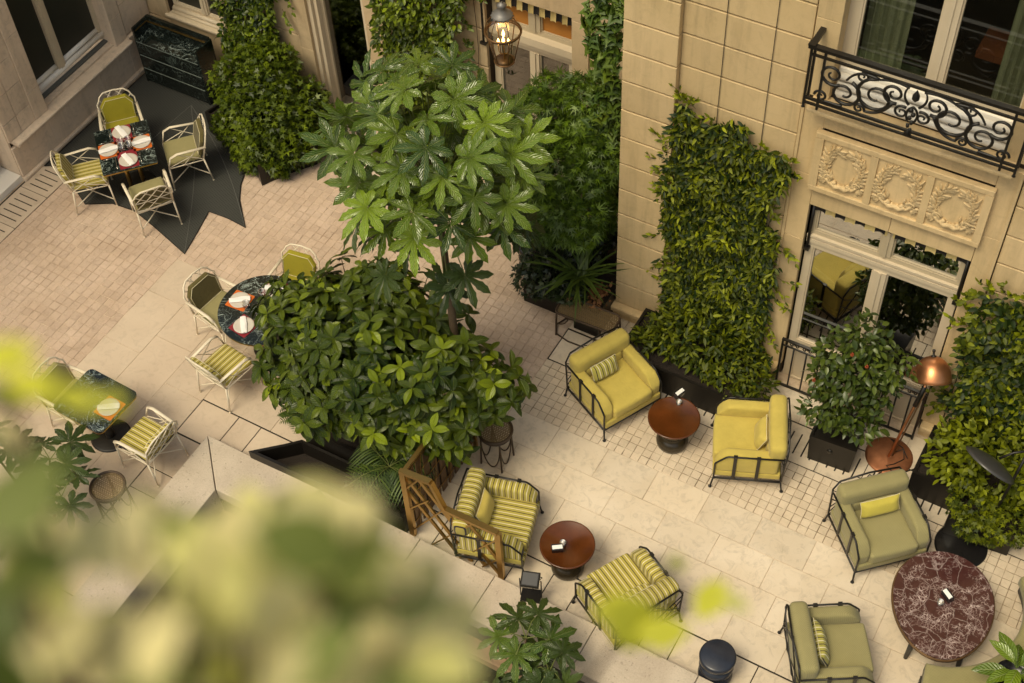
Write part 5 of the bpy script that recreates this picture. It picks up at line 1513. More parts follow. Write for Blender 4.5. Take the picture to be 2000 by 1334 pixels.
for k in range(7):
    z = .85 + k * .062; a = k % 2
    MB().tube([((.018 * math.cos(q)) * (1 - a), (.018 * math.cos(q)) * a, z + .036 * math.sin(q)) for q in [2 * math.pi * i / 12 for i in range(12)]], .005, 5, True).build('chain_link', IRON, t)
MB().tube([(0, 0, 1.29), (0, 0, 4.2)], .008, 6).build('hanging_rod', IRON, t)
for k in range(4):
    a = rad(90 * k + 30); x, y = .06 * math.cos(a), .06 * math.sin(a); dz = .07 if k % 2 else 0
    MB().tube([(0, 0, .10), (x * .6, y * .6, .10), (x, y, .14 + dz), (x, y, .24 + dz)], .007, 6).build('candle_arm', BRASS, t)
    MB().lathe([(.010, .24 + dz), (.017, .262 + dz), (.016, .285 + dz), (.006, .325 + dz), (0, .335 + dz)], 12, x, y).build('bulb', FLAME, t)
MB().tube([(0, 0, .02), (0, 0, .12)], .009, 8).build('centre_stem', BRASS, t)

def floodlight(label, loc, rz):
    t = thing('floodlight', label, 'spotlight', loc, rz, 'small black floodlights')
    T = Matrix.Translation((0, 0, .36)) @ Matrix.Rotation(rad(14), 4, 'X')
    g = MB(); g.v = []; g.cbox(-.10, -.085, -.025, .10, .085, .025, .008, 'z+'); g.v = [tuple(T @ Vector(p)) for p in g.v]; h = g.build('lamp_head', BLACKM, t)
    g = MB(); g.cbox(-.085, -.07, .025, .085, .07, .03, .004, 'z+'); g.v = [tuple(T @ Vector(p)) for p in g.v]; g.build('lens', DLAMP, h)
    for s in (-1, 1): MB().tube([(s * .115, 0, .36), (s * .115, .0, .0)], .007, 6).build('bracket', IRON, t)
    MB().cbox(-.11, -.08, 0, .11, .08, .022, .004, 'z+').build('foot_plate', BLACKM, t)
    MB().tube([(.06, .07, .34), (.11, .10, .25), (.05, .11, .13), (.0, .06, .02)], .005, 6).build('cord', IRON, t)
floodlight('small black floodlight on a bracket beside the striped armchair', (-3.98, 6.32, .2), rad(20))
floodlight('small black floodlight on the curb at the black trough', (-6.55, 6.06, .2), rad(-30))

# ================================================================ brass lattice screen
t = thing('lattice_screen', 'stepped brass lattice screen standing along the stone curb', 'screen', (-5.6, 6.46, 0))
def flatbar(par, p, q, w=.030, d=.022, nm='slat', m=BRASS):
    P, Q = Vector(p), Vector(q); L = (Q - P).length; ux = (Q - P).normalized()
    uy = Vector((0, 1, 0)) if abs(ux.y) < .9 else Vector((1, 0, 0)); uz = ux.cross(uy).normalized(); uy = uz.cross(ux)
    M_ = Matrix((( ux.x, uy.x, uz.x, P.x), (ux.y, uy.y, uz.y, P.y), (ux.z, uy.z, uz.z, P.z), (0, 0, 0, 1)))
    return MB().box(0, -d / 2, -w / 2, L, d / 2, w / 2, M_).build(nm, m, par)
W1, W2 = .36, 1.16
flatbar(t, (0, 0, 0), (0, 0, 1.31), .07, .05, 'post'); flatbar(t, (W2, 0, 0), (W2, 0, .95), .07, .045, 'post')
flatbar(t, (.02, 0, 1.30), (W1, 0, 1.345), .045, .065, 'top_rail'); flatbar(t, (W1 + .14, 0, .925), (W2, 0, .945), .045, .065, 'top_rail')
flatbar(t, (W1, -.002, 1.345), (W1 + .14, -.002, .93), .042, .058, 'step_rail')
for k, (a, c) in enumerate((((.0, 1.22), (.76, 0)), ((.0, .92), (.60, 0)), ((.17, 1.30), (.94, .06)), ((.44, .92), (1.14, 0)), ((.72, .92), (1.16, .28)))):
    flatbar(t, (a[0], .014, a[1]), (c[0], .014, c[1]), .048, .020)
for k, (a, c) in enumerate((((.0, .55), (.30, .95)), ((.0, .10), (.5, .93)), ((.26, 0), (.86, .92)), ((.62, 0), (1.14, .80)), ((.92, .05), (1.16, .42)), ((.0, .95), (.2, 1.28)))):
    flatbar(t, (a[0], -.012, a[1]), (c[0], -.012, c[1]), .016, .012, 'thin_rod')
# return panel that closes the end of the planting, dark slats and thin wires
flatbar(t, (-.0, .03, 1.27), (.02, 1.36, 1.27), .035, .045, 'top_rail'); flatbar(t, (.02, 1.36, 0), (.02, 1.36, 1.25), .04, .04, 'post')
for k in range(9):
    y = .13 + k * .14
    flatbar(t, (.005, y, .02), (.005, y, 1.25), .012, .10, 'dark_slat', BRONZE)
for k in range(5): flatbar(t, (.016, .03, .2 + k * .25), (.03, 1.34, .2 + k * .25), .007, .007, 'thin_rod', BRASS)
for k in range(4): flatbar(t, (.022, .12 + k * .33, .03), (.022, .32 + k * .33, 1.24), .007, .007, 'thin_rod', BRASS)

# ================================================================ green marble console
t = thing('marble_console', 'dark green marble sideboard with a raised back in the corner', 'sideboard', (0, 0, 0))
x0, x1, y0, y1, H = -13.27, -12.10, 11.17, 11.50, .84
for k in range(3):
    z0 = .05 + k * .245
    g = MB(); g.cbox(x0 + .012, y0, z0, x1 - .012, y0 + .03, z0 + .232, .014, 'y-'); d = g.build('drawer_front', GREENK, t); MB().tube([(x0 + .02, y0 + .004, z0 + .228), (x1 - .02, y0 + .004, z0 + .228)], .006, 5).build('pale_edge', GREENE, d)
MB().box(x0 + .02, y0 + .03, 0, x1 - .02, y1, .775).build('carcass', GREENK, t)
MB().box(x0 - .01, y0 + .01, 0, x0 + .02, y1 + .02, 1.0).build('side_panel', GREENK, t); MB().box(x1 - .02, y0 + .01, 0, x1 + .01, y1 + .02, 1.0).build('side_panel', GREENK, t)
MB().box(x0 + .02, y1 - .03, .775, x1 - .02, y1 + .0195, 1.02).build('back_panel', GREENK, t)
MB().cbox(x0 + .021, y0 + .002, .776, x1 - .021, y1 - .03, .80, .004, 'z+').build('counter', GREENM, t)
g = MB(); g.box(x0 + .021, y1 - .045, .93, x1 - .021, y1 - .0305, .945); g.box(x0 + .0205, y0 + .04, .93, x0 + .032, y1 - .045, .945)
g.build('brass_rail', BRASS, t)

# ================================================================ black star shaped mat
mp = [(-10.17, 9.43), (-10.55, 9.81), (-10.72, 10.07), (-10.81, 10.30), (-10.90, 10.75), (-10.95, 11.45), (-13.42, 11.74), (-13.44, 9.06), (-13.24, 9.18), (-13.02, 9.06), (-12.72, 8.90), (-12.42, 8.75), (-12.09, 8.94), (-11.72, 8.97), (-11.29, 8.86), (-10.61, 8.66), (-10.70, 9.05), (-10.80, 9.44), (-10.5, 9.46)]
t = thing('star_mat', 'black mesh rubber mat cut in a star shape under the square table', 'mat', (0, 0, 0))
MB().prism(list(reversed(mp)), .001, .009).build('sheet', MATRUB, t)
for i in range(len(mp)): pass
g = MB().tube([(x, y, .010) for x, y in mp], .008, 5, True).build('edging', BLACKM, t)
for a, c in (((-10.17, 9.43), (-12.35, 11.05)), ((-10.61, 8.66), (-12.35, 11.05)), ((-12.42, 8.75), (-12.35, 11.05))):
    q = [Vector((a[0], a[1], .011)).lerp(Vector((c[0], c[1], .011)), k / 10) for k in range(11)]
    MB().tube([(p.x + .10 * math.sin(k / 10 * math.pi) * (.5 if a[0] > -12 else -.3), p.y + .08 * math.sin(k / 10 * math.pi), p.z) for k, p in enumerate(q)], .006, 5).build('fold_seam', simple('worn_rubber', (.10, .10, .09), .7), t)
# ================================================================ planting
G = np.random.default_rng(11)
def rnd(n, a, b_): return G.uniform(a, b_, n)
def unit(v): return v / (np.linalg.norm(v, axis=1, keepdims=True) + 1e-9)

def trough(name, label, poly, z0, z1, m=BLACKM, cat='planter', group=None, sink=.06):
    t = thing(name, label, cat, (0, 0, 0), 0, group)
    n = len(poly); cx = sum(p[0] for p in poly) / n; cy = sum(p[1] for p in poly) / n
    w = .035
    inn = []
    for i in range(n):
        a, b_, d = Vector(poly[i - 1]), Vector(poly[i]), Vector(poly[(i + 1) % n])
        e1, e2 = (b_ - a).normalized(), (d - b_).normalized(); n1, n2 = Vector((-e1.y, e1.x)), Vector((-e2.y, e2.x)); q = (n1 + n2).normalized(); k = w / max(.35, q.dot(n1))
        inn.append((b_.x + q.x * k, b_.y + q.y * k))
    g = MB(); zs = z1 - sink
    v = [(x, y, z0) for x, y in poly] + [(x, y, z1) for x, y in poly] + [(x, y, z1) for x, y in inn] + [(x, y, zs) for x, y in inn]
    f = [(i + k * n, (i + 1) % n + k * n, (i + 1) % n + (k + 1) * n, i + (k + 1) * n) for k in range(3) for i in range(n)]
    g.add(v, f); g.build('box', m, t)
    s = MB(); s.add([(x, y, zs + .004) for x, y in inn], [tuple(range(n))]); s.build('soil', SOIL, t)
    return t

def wall_climber(name, label, poly, y0, T, per_m2, size, m, thick=(.05, .28), seed=1, lightness=.32, group=None, down=.75, stems=14, cat='climber', ztop=None, face=None, bulge=.10):
    """leaves on a wall at y = y0, poly in (x, z)"""
    g_ = np.random.default_rng(seed)
    t = thing(name, label, cat, (0, 0, 0), 0, group)
    xs = [p[0] for p in poly]; zs = [p[1] for p in poly]; A = (max(xs) - min(xs)) * (max(zs) - min(zs)); N = int(A * per_m2)
    q = np.stack([g_.uniform(min(xs), max(xs), N), g_.uniform(min(zs), max(zs), N)], 1)
    wob = np.stack([vnoise(q, 9, seed + 1), vnoise(q, 8, seed + 2)], 1) * .075 + np.stack([vnoise(q, 26, seed + 6), vnoise(q, 24, seed + 7)], 1) * .04 + g_.normal(size=(N, 2)) * .022
    q = q[in_poly(q + wob, poly)]; N = len(q)
    cl = vnoise(q, 7.5, seed + 3)
    depth = thick[0] + (thick[1] - thick[0]) * np.clip(.5 + .42 * cl, 0.1, 1) * g_.beta(2.6, 1.3, N)
    P = np.stack([q[:, 0], y0 - depth, q[:, 1]], 1)
    D = np.stack([g_.normal(size=N) * .8, -np.abs(g_.normal(size=N)) * .55 - .1, g_.normal(size=N) * .5 - down * .55], 1)
    Nn = np.stack([g_.normal(size=N) * .6, -np.ones(N) * .7, g_.normal(size=N) * .5 + .6], 1)
    S = size * g_.uniform(.65, 1.25, N)
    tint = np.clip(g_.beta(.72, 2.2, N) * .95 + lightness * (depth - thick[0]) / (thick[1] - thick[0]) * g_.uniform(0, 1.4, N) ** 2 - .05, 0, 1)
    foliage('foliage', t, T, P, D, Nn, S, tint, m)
    s = MB()
    for k in range(stems):
        i = g_.integers(N); x, z = q[i]
        pts = []; zz = z; xx = x
        for j in range(7): pts.append((xx, y0 - .02 - .02 * (j % 2), zz)); xx += g_.uniform(-.06, .06); zz -= max(.05, (z - min(zs)) / 7)
        s.tube(pts, [.005] * 7, 5)
    s.build('stems', BARK, t)['kind'] = 'stuff'
    # loose tendrils that stray past the outline
    V = MB(); P2 = []; D2 = []
    top = [p for p in poly]
    for k in range(max(16, stems * 3)):
        i = g_.integers(len(poly)); a = Vector(poly[i]); b_ = Vector(poly[(i + 1) % len(poly)]); p = a.lerp(b_, g_.uniform()); 
        out = Vector((p.x - (min(xs) + max(xs)) / 2, p.y - (min(zs) + max(zs)) / 2)); 
        if p.y < min(zs) + .3: continue
        out.normalize(); ang = math.atan2(out.y, out.x) + g_.normal() * .5; L = g_.uniform(.10, .32); pts = []
        for j in range(6):
            u = j / 5; pts.append((p.x + math.cos(ang) * L * u, y0 - .05 - .08 * u * g_.uniform(.5, 1), p.y + math.sin(ang) * L * u - .05 * u * u)); ang += g_.normal() * .12
            if j > 0:
                for _ in range(2): P2.append(pts[-1]); D2.append((math.cos(ang) + g_.normal() * .7, -.4, math.sin(ang) + g_.normal() * .7))
        V.tube(pts, .0025, 4)
    V.build('tendrils', BARK, t)['kind'] = 'stuff'
    n2 = len(P2)
    foliage('foliage', t, T, P2, D2, np.stack([g_.normal(size=n2) * .4, -np.ones(n2) * .7, np.ones(n2) * .6], 1), size * g_.uniform(.5, 1.0, n2), np.clip(g_.beta(2, 2, n2), 0, 1), m)
    return t

def mound(par, centers, T, n, size, m, seed, up=.75, light=.3, squash=1.0, name='foliage', shell=.55, clump=5.0, zmin=.05):
    """leafy masses made of ellipsoids: centers = (x, y, z, rx, ry, rz)"""
    g_ = np.random.default_rng(seed); PP = []; NN = []; EE = []
    vol = np.array([c[3] * c[4] + c[4] * c[5] + c[3] * c[5] for c in centers]); cnt = (n * vol / vol.sum()).astype(int)
    for c, k in zip(centers, cnt):
        d = unit(g_.normal(size=(k, 3))); r = shell + (1 - shell) * g_.beta(2.2, 1.2, k)
        bump_ = 1 + .16 * vnoise(d * 3 + np.array(c[:3]), 2.2, seed + 5)
        P = np.array(c[:3]) + d * np.array(c[3:6]) * (r * bump_)[:, None]
        PP.append(P); NN.append(d); EE.append(r)
    P = np.concatenate(PP); d = np.concatenate(NN); e = np.concatenate(EE); N = len(P)
    keep = P[:, 2] > zmin
    P, d, e = P[keep], d[keep], e[keep]; N = len(P)
    D = d * .7 + g_.normal(size=(N, 3)) * .6 + np.array([0, 0, -.25])
    Nn = d * .45 + np.array([0, 0, up]) + g_.normal(size=(N, 3)) * .35
    cl = vnoise(P, clump, seed + 9)
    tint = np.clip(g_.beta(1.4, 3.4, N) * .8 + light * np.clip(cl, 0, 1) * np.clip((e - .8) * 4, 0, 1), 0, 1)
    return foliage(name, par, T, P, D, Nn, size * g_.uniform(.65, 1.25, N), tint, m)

# ---------------------------------------------------------------- wall of jasmine on the right wing, with its long black trough
trough('wall_trough', 'long black trough at the foot of the tall jasmine, behind the brown table', [(-4.62, 9.60), (-2.98, 9.58), (-2.98, 10.38), (-4.62, 10.38)], 0, .42)
ivy = wall_climber('jasmine_climber', 'tall jasmine covering the limestone wall between pilaster and french window',
    [(-4.36, .2), (-4.38, 1.2), (-4.42, 2.2), (-4.52, 3.0), (-4.44, 3.3), (-4.42, 3.80), (-4.30, 3.88), (-4.05, 3.70), (-3.70, 3.85), (-3.45, 3.62), (-3.18, 3.66), (-3.08, 3.45), (-3.20, 3.2), (-3.30, 2.95), (-3.26, 2.6), (-3.14, 2.5), (-3.06, 2.25), (-3.04, 1.9), (-3.08, 1.4), (-3.12, .8), (-3.15, .2)],
    FY, BL_NARROW, 2500, .094, L_IVY, (.03, .32), 21, .42)
mound(ivy, [(-4.10, 10.12, .52, .36, .35, .30), (-3.75, 10.10, .60, .55, .40, .42), (-3.30, 10.05, .45, .42, .40, .28), (-4.40, 9.90, .42, .18, .22, .16), (-3.0, 9.95, .38, .25, .30, .2)], BL_NARROW, 3400, .096, L_IVY, 23, light=.25)

# ---------------------------------------------------------------- far right climber and planter
trough('wall_trough', 'black trough under the dense ivy beside the copper lamp', [(-.92, 9.62), (1.6, 9.62), (1.6, 10.36), (-.92, 10.36)], 0, .42)
ivy2 = wall_climber('ivy_climber', 'dense ivy wall right of the french window behind the black lamp',
    [(-.80, .2), (-.84, .9), (-.90, 1.3), (-.92, 2.2), (-.92, 2.6), (-.70, 2.75), (-.3, 2.80), (.1, 2.95), (1.6, 3.05), (1.6, .2)],
    FY, BL_OVATE, 2000, .094, L_IVY, (.05, .42), 31, .28)
mound(ivy2, [(-.52, 10.02, .60, .32, .40, .38), (-.2, 9.95, .72, .55, .50, .50), (.5, 9.95, .75, .6, .5, .55), (1.2, 9.95, .75, .5, .5, .5)], BL_OVATE, 3300, .096, L_IVY, 33, light=.25)
t = trough('square_planter', 'small black planter overflowing with bright ivy beside the black lamp foot', [(-.38, 9.30), (.34, 9.36), (.34, 9.72), (-.38, 9.70)], 0, .40)
mound(t, [(-.18, 9.48, .52, .34, .28, .25), (.20, 9.45, .50, .30, .28, .25), (-.05, 9.30, .36, .28, .16, .20)], IVY5, 1500, .055, L_IVY, 35, light=.4)

# ---------------------------------------------------------------- camellia in a black box
t = thing('camellia_box', 'glossy camellia with a few red blooms in a tapered black box', 'potted shrub', (-1.85, 9.77, 0))
g = MB(); v = [(-.25, -.225, 0), (.25, -.225, 0), (.25, .225, 0), (-.25, .225, 0), (-.275, -.245, .47), (.275, -.245, .47), (.275, .245, .47), (-.275, .245, .47), (-.245, -.215, .47), (.245, -.215, .47), (.245, .215, .47), (-.245, .215, .47), (-.245, -.215, .42), (.245, -.215, .42), (.245, .215, .42), (-.245, .215, .42)]
g.add(v, [(i + 4 * k, (i + 1) % 4 + 4 * k, (i + 1) % 4 + 4 * k + 4, i + 4 * k + 4) for k in range(3) for i in range(4)] + [(12, 13, 14, 15)]); g.build('box', BLACKM, t, None, rad(4))
MB().lathe([(0, 0), (.035, 0), (.035, .004), (0, .005)], 16, T=Matrix.Translation((0, -.243, .30)) @ Matrix.Rotation(rad(85), 4, 'X')).build('drain_plug', IRON, t)
for k in range(5):
    a = rad(72 * k); MB().tube([(.03 * math.cos(a), .03 * math.sin(a), .42), (.12 * math.cos(a), .12 * math.sin(a), .9), (.22 * math.cos(a), .22 * math.sin(a), 1.5)], [.014, .010, .005], 6).build('stem', BARK, t)
cen = [(0, 0, .95, .34, .32, .30), (-.22, -.06, .78, .26, .24, .18), (.20, -.06, .84, .28, .26, .20), (.0, .05, 1.40, .36, .34, .34), (-.20, .05, 1.70, .26, .26, .26), (.20, .05, 1.66, .28, .28, .30), (.02, .1, 2.02, .26, .26, .26), (-.30, .05, 1.25, .20, .22, .22), (.38, .08, 1.78, .22, .2, .2), (.30, .1, 1.30, .2, .2, .2)]
mound(t, cen, BL_OVATE, 2300, .10, L_CAM, 41, up=.6, light=.55, shell=.5)
for (x, y, z) in ((-.02, -.18, 2.02), (.16, -.18, 1.92), (-.36, -.18, 1.36)):
    f = MB()
    for k in range(7):
        a = k * .9; f.lathe([(0, -.012), (.011, 0), (0, .010)], 6, T=Matrix.Translation((x + .011 * math.cos(a), y + .018 * math.sin(a), z + .006 * (k % 3))))
    f.build('bloom', PETAL, t)

# ---------------------------------------------------------------- the bed with the broad-leaved shrub
bed = trough('star_trough', 'long black trough with a pointed prow behind the stone curb', [(-7.76, 6.33), (-7.2, 6.345), (-6.4, 6.40), (-5.68, 6.42), (-5.68, 6.78), (-7.30, 6.76), (-7.44, 6.62)], 0, .34, sink=.24)
bed2 = trough('planting_box', 'deep black planter holding the broad leaved shrub and the tall fatsia', [(-7.28, 6.80), (-5.67, 6.80), (-5.67, 8.25), (-6.9, 8.25)], 0, .55)
shrub = thing('broad_leaved_shrub', 'large rounded shrub with broad glossy leaves in the middle of the terrace', 'shrub', (0, 0, 0))
sc = np.array([-6.62, 7.42, 1.42]); lobes_ = [(-6.55, 7.45, 1.55, .95, .85, .62), (-7.35, 7.55, 1.45, .62, .58, .48), (-5.85, 7.65, 1.50, .58, .60, .50), (-6.75, 7.12, 1.28, .75, .50, .40), (-6.05, 7.22, 1.22, .60, .48, .38), (-7.35, 7.22, 1.15, .45, .36, .30), (-6.75, 8.0, 1.65, .70, .55, .45), (-7.75, 7.65, 1.42, .40, .34, .28), (-7.92, 7.82, 1.38, .34, .30, .22), (-7.35, 8.0, 1.5, .40, .34, .26), (-5.40, 7.70, 1.45, .42, .36, .28), (-5.55, 7.35, 1.12, .36, .32, .28), (-7.45, 7.05, .95, .26, .24, .20)]
g_ = np.random.default_rng(51); ros = []
for c in lobes_:
    k = int(95 * (c[3] * c[4] + c[4] * c[5]) / .9)
    d = unit(g_.normal(size=(k, 3)) + np.array([.1, -.2, .55])); P = np.array(c[:3]) + d * np.array(c[3:]) * g_.uniform(.78, 1.06, k)[:, None]
    for p, q in zip(P, d):
        inside = any((((p - np.array(o[:3])) / np.array(o[3:])) ** 2).sum() < .42 for o in lobes_ if o is not c)
        if not inside: ros.append((p, q))
for k in range(80):      # shoots that break the outline
    c = lobes_[g_.integers(len(lobes_))]; d = g_.normal(size=3); d[2] = abs(d[2]) * .6; d /= np.linalg.norm(d)
    ros.append((np.array(c[:3]) + d * np.array(c[3:]) * g_.uniform(1.10, 1.42), d))
LP = []; LD = []; LN = []; LS = []; LT = []
tw = MB(); cn = 0
for p, q in ros:
    n = g_.integers(6, 9); ax = q * .7 + np.array([0, 0, .65]) + g_.normal(size=3) * .28; ax /= np.linalg.norm(ax)
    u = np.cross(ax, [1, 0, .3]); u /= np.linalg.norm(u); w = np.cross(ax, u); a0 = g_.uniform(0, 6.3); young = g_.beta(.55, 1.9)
    for k in range(n):
        a = a0 + 2 * math.pi * k / n * 1.0 + g_.normal() * .22; outer = k % 2
        el = .20 + .30 * outer + g_.normal() * .12
        D = (u * math.cos(a) + w * math.sin(a)) * math.cos(el) + ax * math.sin(el) * (1 if outer else .6) + np.array([0, 0, -.25])
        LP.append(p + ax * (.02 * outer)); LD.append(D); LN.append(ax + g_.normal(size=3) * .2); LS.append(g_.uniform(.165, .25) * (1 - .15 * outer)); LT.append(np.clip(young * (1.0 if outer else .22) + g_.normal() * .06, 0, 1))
    if g_.uniform() < .7: tw.tube([tuple(p), tuple(p * .8 + np.array([sc[0], sc[1], .9]) * .2 + np.array([0, 0, -.10])), tuple(p * .45 + np.array([sc[0], sc[1], .7]) * .55)], [.005, .008, .012], 5, cap=False)
tw.build('branches', BARK, shrub)['kind'] = 'stuff'
for dx, dy in ((0, 0), (.3, .12), (-.35, .1)): MB().tube([(sc[0] + dx * .4, sc[1] + dy, .45), (sc[0] + dx, sc[1] + dy * 1.5, 1.1), (sc[0] + dx * 1.8, sc[1] + dy * 2, 1.6)], [.03, .024, .012], 7).build('stem', BARK, shrub)
LP, LD, LN, LS, LT = (np.array(x) for x in (LP, LD, LN, LS, LT))
vis = (LP - np.array([0, 0, 14.0])); order = np.argsort(np.linalg.norm(vis, axis=1) - .8 * LP[:, 2])
one = set(order[:300].tolist()); rest_i = np.array([i for i in range(len(LP)) if i not in one])
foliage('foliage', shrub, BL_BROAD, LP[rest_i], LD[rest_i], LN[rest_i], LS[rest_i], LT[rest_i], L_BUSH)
def leaf_variants(T, m, tints, name='leaf'):
    out = []
    for tt in tints:
        me = scatter_mesh(name, T, np.zeros((1, 3)), np.array([[1., 0, 0]]), np.array([[0, 0, 1.]]), np.ones(1), np.array([tt]), m); out.append(me)
    return out
def place_leaf(me, par, p, D, N, s, name='leaf'):
    R_ = frames(np.array([D], float), np.array([N], float))[0]
    o = link(name, me, par)
    o.matrix_local = Matrix(((R_[0][0] * s, R_[1][0] * s, R_[2][0] * s, p[0]), (R_[0][1] * s, R_[1][1] * s, R_[2][1] * s, p[1]), (R_[0][2] * s, R_[1][2] * s, R_[2][2] * s, p[2]), (0, 0, 0, 1)))
    return o
tv = [.02, .08, .16, .28, .42, .6, .8]; meshes = leaf_variants(BL_BROAD, L_BUSH, tv)
for i in order[:300]:
    place_leaf(meshes[int(np.argmin([abs(LT[i] - q) for q in tv]))], shrub, LP[i], LD[i], LN[i], LS[i])
mound(shrub, [(c[0], c[1], c[2] - .05, c[3] * .8, c[4] * .8, c[5] * .75) for c in lobes_], BL_BROAD, 2200, .15, L_BUSH, 53, light=0.0, shell=.4)
# lower greenery in the bed
def frond(P, D, L, out, seed, n=15, w=.16, droop=.35):
    g_ = np.random.default_rng(seed); D = np.array(D, float); D /= np.linalg.norm(D); side = np.cross(D, [0, 0, 1.]); side /= np.linalg.norm(side) + 1e-9
    pts = []
    for k in range(n):
        u = k / (n - 1); p = np.array(P) + D * L * u + np.array([0, 0, -droop * L * u * u]); pts.append(tuple(p))
        wl = w * math.sin(math.pi * (u * .86 + .14)) ** .8 * (L / .5)
        for s in (-1, 1):
            if k: out.append((p, side * s + D * .35 + np.array([0, 0, -.1 + .05 * g_.normal()]), np.array([0, 0, 1.]) + .15 * side * s, max(.02, wl)))
    return pts
def fern(label, P, nf, L, m, seed, T=BL_PINNA, w=.16, up=(.5, .9), name='fern', cat='fern'):
    g_ = np.random.default_rng(seed); t = thing(name, label, cat); out = []; st = MB()
    for k in range(nf):
        a = 2 * math.pi * k / nf + g_.normal() * .2; pts = frond(P, (math.cos(a), math.sin(a), g_.uniform(*up)), L * g_.uniform(.75, 1.1), out, seed + k, w=w, droop=g_.uniform(.5, .8)); st.tube(pts, .004, 4, cap=False)
    st.build('frond_ribs', STEM, t)['kind'] = 'stuff'
    P_, D_, N_, S_2 = (np.array([o[i] for o in out]) for i in range(4))
    foliage('fronds', t, T, P_, D_, N_, S_2, g_.beta(2, 3, len(out)), m); return t
fern('fern arching over the prow of the black trough', (-7.38, 6.98, .55), 9, .52, L_FERN, 61)
fern('fern standing up at the back of the big shrub near the mustard chair', (-7.25, 8.15, 1.15), 11, .62, L_FERN, 62, up=(.9, 1.6))
fern('bamboo leaved palm leaning out at the corner post of the brass screen', (-6.0, 6.72, .75), 10, .55, L_FERN, 64, T=BL_GRASS, w=.30, name='palm', cat='palm')
fern('dark narrow leaved palm between the shrub and the brass screen', (-5.95, 7.25, .75), 9, .5, L_DARK, 65, T=BL_GRASS, w=.26, name='palm', cat='palm')
t = thing('ground_cover', 'dark low leaves filling the black trough below the shrub', 'ground cover'); t['kind'] = 'stuff'
mound(t, [(-6.2, 6.60, .24, .40, .14, .10), (-6.3, 7.4, .62, .7, .55, .25)], BL_OVATE, 800, .07, L_DARK, 66)

# ---------------------------------------------------------------- the tall fatsia
def fatsia_leaf(seed, lobes=9):
    q = random.Random(seed); v = [(0, 0, 0)]; uv = [(0, 0)]; f = []
    rows = 9
    for i in range(lobes):
        a = rad(-148 + 296 * i / (lobes - 1)); L = 1.0 - .38 * abs(i - (lobes - 1) / 2) / ((lobes - 1) / 2) + q.uniform(-.05, .05)
        half = rad(296 / (lobes - 1) / 2); base = len(v); ca, sa = math.cos(a), math.sin(a); dr = q.uniform(.12, .30); tw_ = q.uniform(-.06, .06)
        for r in range(1, rows + 1):
            t = r / rows; x = L * t
            wl = x * math.tan(half) * 1.0 if t < .28 else None
            bulge = .118 * math.sin(math.pi * min(1, ((t - .12) / .88)) ** 1.15) ** .85 if t > .12 else 0
            w = max(.0, min(x * math.tan(half), 9) if t <= .28 else max(.0, bulge * (1 + .22 * (r % 2) * (t < .95))))
            if t > .28: w = max(w, 0)
            if r == rows: w = .0
            z = -dr * x * x + .03; fold = .28 * w
            for s in (-1, 0, 1):
                y = s * w; zz = z + (fold if s else 0) + tw_ * y * x + .018 * math.sin(r * 2.4 + i) * abs(s)
                v.append((x * ca - y * sa, x * sa + y * ca, zz)); uv.append((s, t))
        f += [(0, base, base + 1), (0, base + 1, base + 2)]
        for r in range(rows - 1):
            o = base + 3 * r
            f += [(o, o + 3, o + 4, o + 1), (o + 1, o + 4, o + 5, o + 2)]
    return np.array(v), f, np.array(uv)
FL = [fatsia_leaf(k, 9 if k % 2 else 8) for k in range(5)]
FLM = [leaf_variants(T, L_FATSIA, [.25, .5, .8][k % 3:k % 3 + 1], 'leaf')[0] for k, T in enumerate(FL)] + [leaf_variants(FL[1], L_FATSIA, [.95])[0], leaf_variants(FL[2], L_FATSIA, [.05])[0]]
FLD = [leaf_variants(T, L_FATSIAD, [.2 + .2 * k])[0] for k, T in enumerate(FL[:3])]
def fatsia(label, crown, trunk, leaves, meshes_, seed, name='fatsia', cat='fatsia', petiole_from=None):
    """leaves = list of (p, size, dirazimuth, tilt)"""
    t = thing(name, label, cat); q = random.Random(seed)
    MB().tube(trunk, [.055 - .02 * k / (len(trunk) - 1) for k in range(len(trunk))] if len(trunk) > 2 else [.02, .012], 9).build('trunk', BARK, t)
    for i, (p, s, D, N) in enumerate(leaves):
        me = meshes_[q.randrange(len(meshes_))]
        l = place_leaf(me, t, p, D, N, s)
        c = Vector(petiole_from(p) if petiole_from else trunk[-1])
        P = Vector(p); m_ = c.lerp(P, .55) + Vector((0, 0, .06))
        MB().tube([c, m_, P], [.009, .007, .006], 5, cap=False).build('leaf_stalk', STEM, t)
    return t
cc = np.array([-6.13, 8.34, 4.12]); g_ = np.random.default_rng(77); LV = []; tries = 0
toc = unit((np.array([[0, 0, 14.0]]) - cc[None]))[0]
while len(LV) < 74 and tries < 6000:
    tries += 1
    d = g_.normal(size=3); d /= np.linalg.norm(d)
    if d[2] < -.55: continue
    rr = g_.uniform(.74, 1.05); p = cc + d * np.array([1.02, .95, .80]) * rr
    if any(np.linalg.norm(p - l[0]) < (.31 if d @ toc > 0 else .40) for l in LV): continue
    s = g_.uniform(.33, .42)
    out = np.array([d[0], d[1], 0]); out /= np.linalg.norm(out) + 1e-6
    D = out + np.array([0, 0, -.25 - .5 * max(0, .3 - d[2])]) + g_.normal(size=3) * .28
    N = d * .35 + toc * .50 + np.array([0, 0, .40]) + g_.normal(size=3) * .30
    LV.append((p, s, D, N))
for k in range(34):      # shaded leaves inside the crown
    d = g_.normal(size=3); d /= np.linalg.norm(d); d[2] *= .6; p = cc + d * np.array([.62, .58, .48]) + np.array([0, 0, -.05])
    LV.append((p, g_.uniform(.28, .36), np.array([d[0], d[1], -.3]) + g_.normal(size=3) * .3, np.array([0, 0, .7]) + toc * .4 + g_.normal(size=3) * .25))
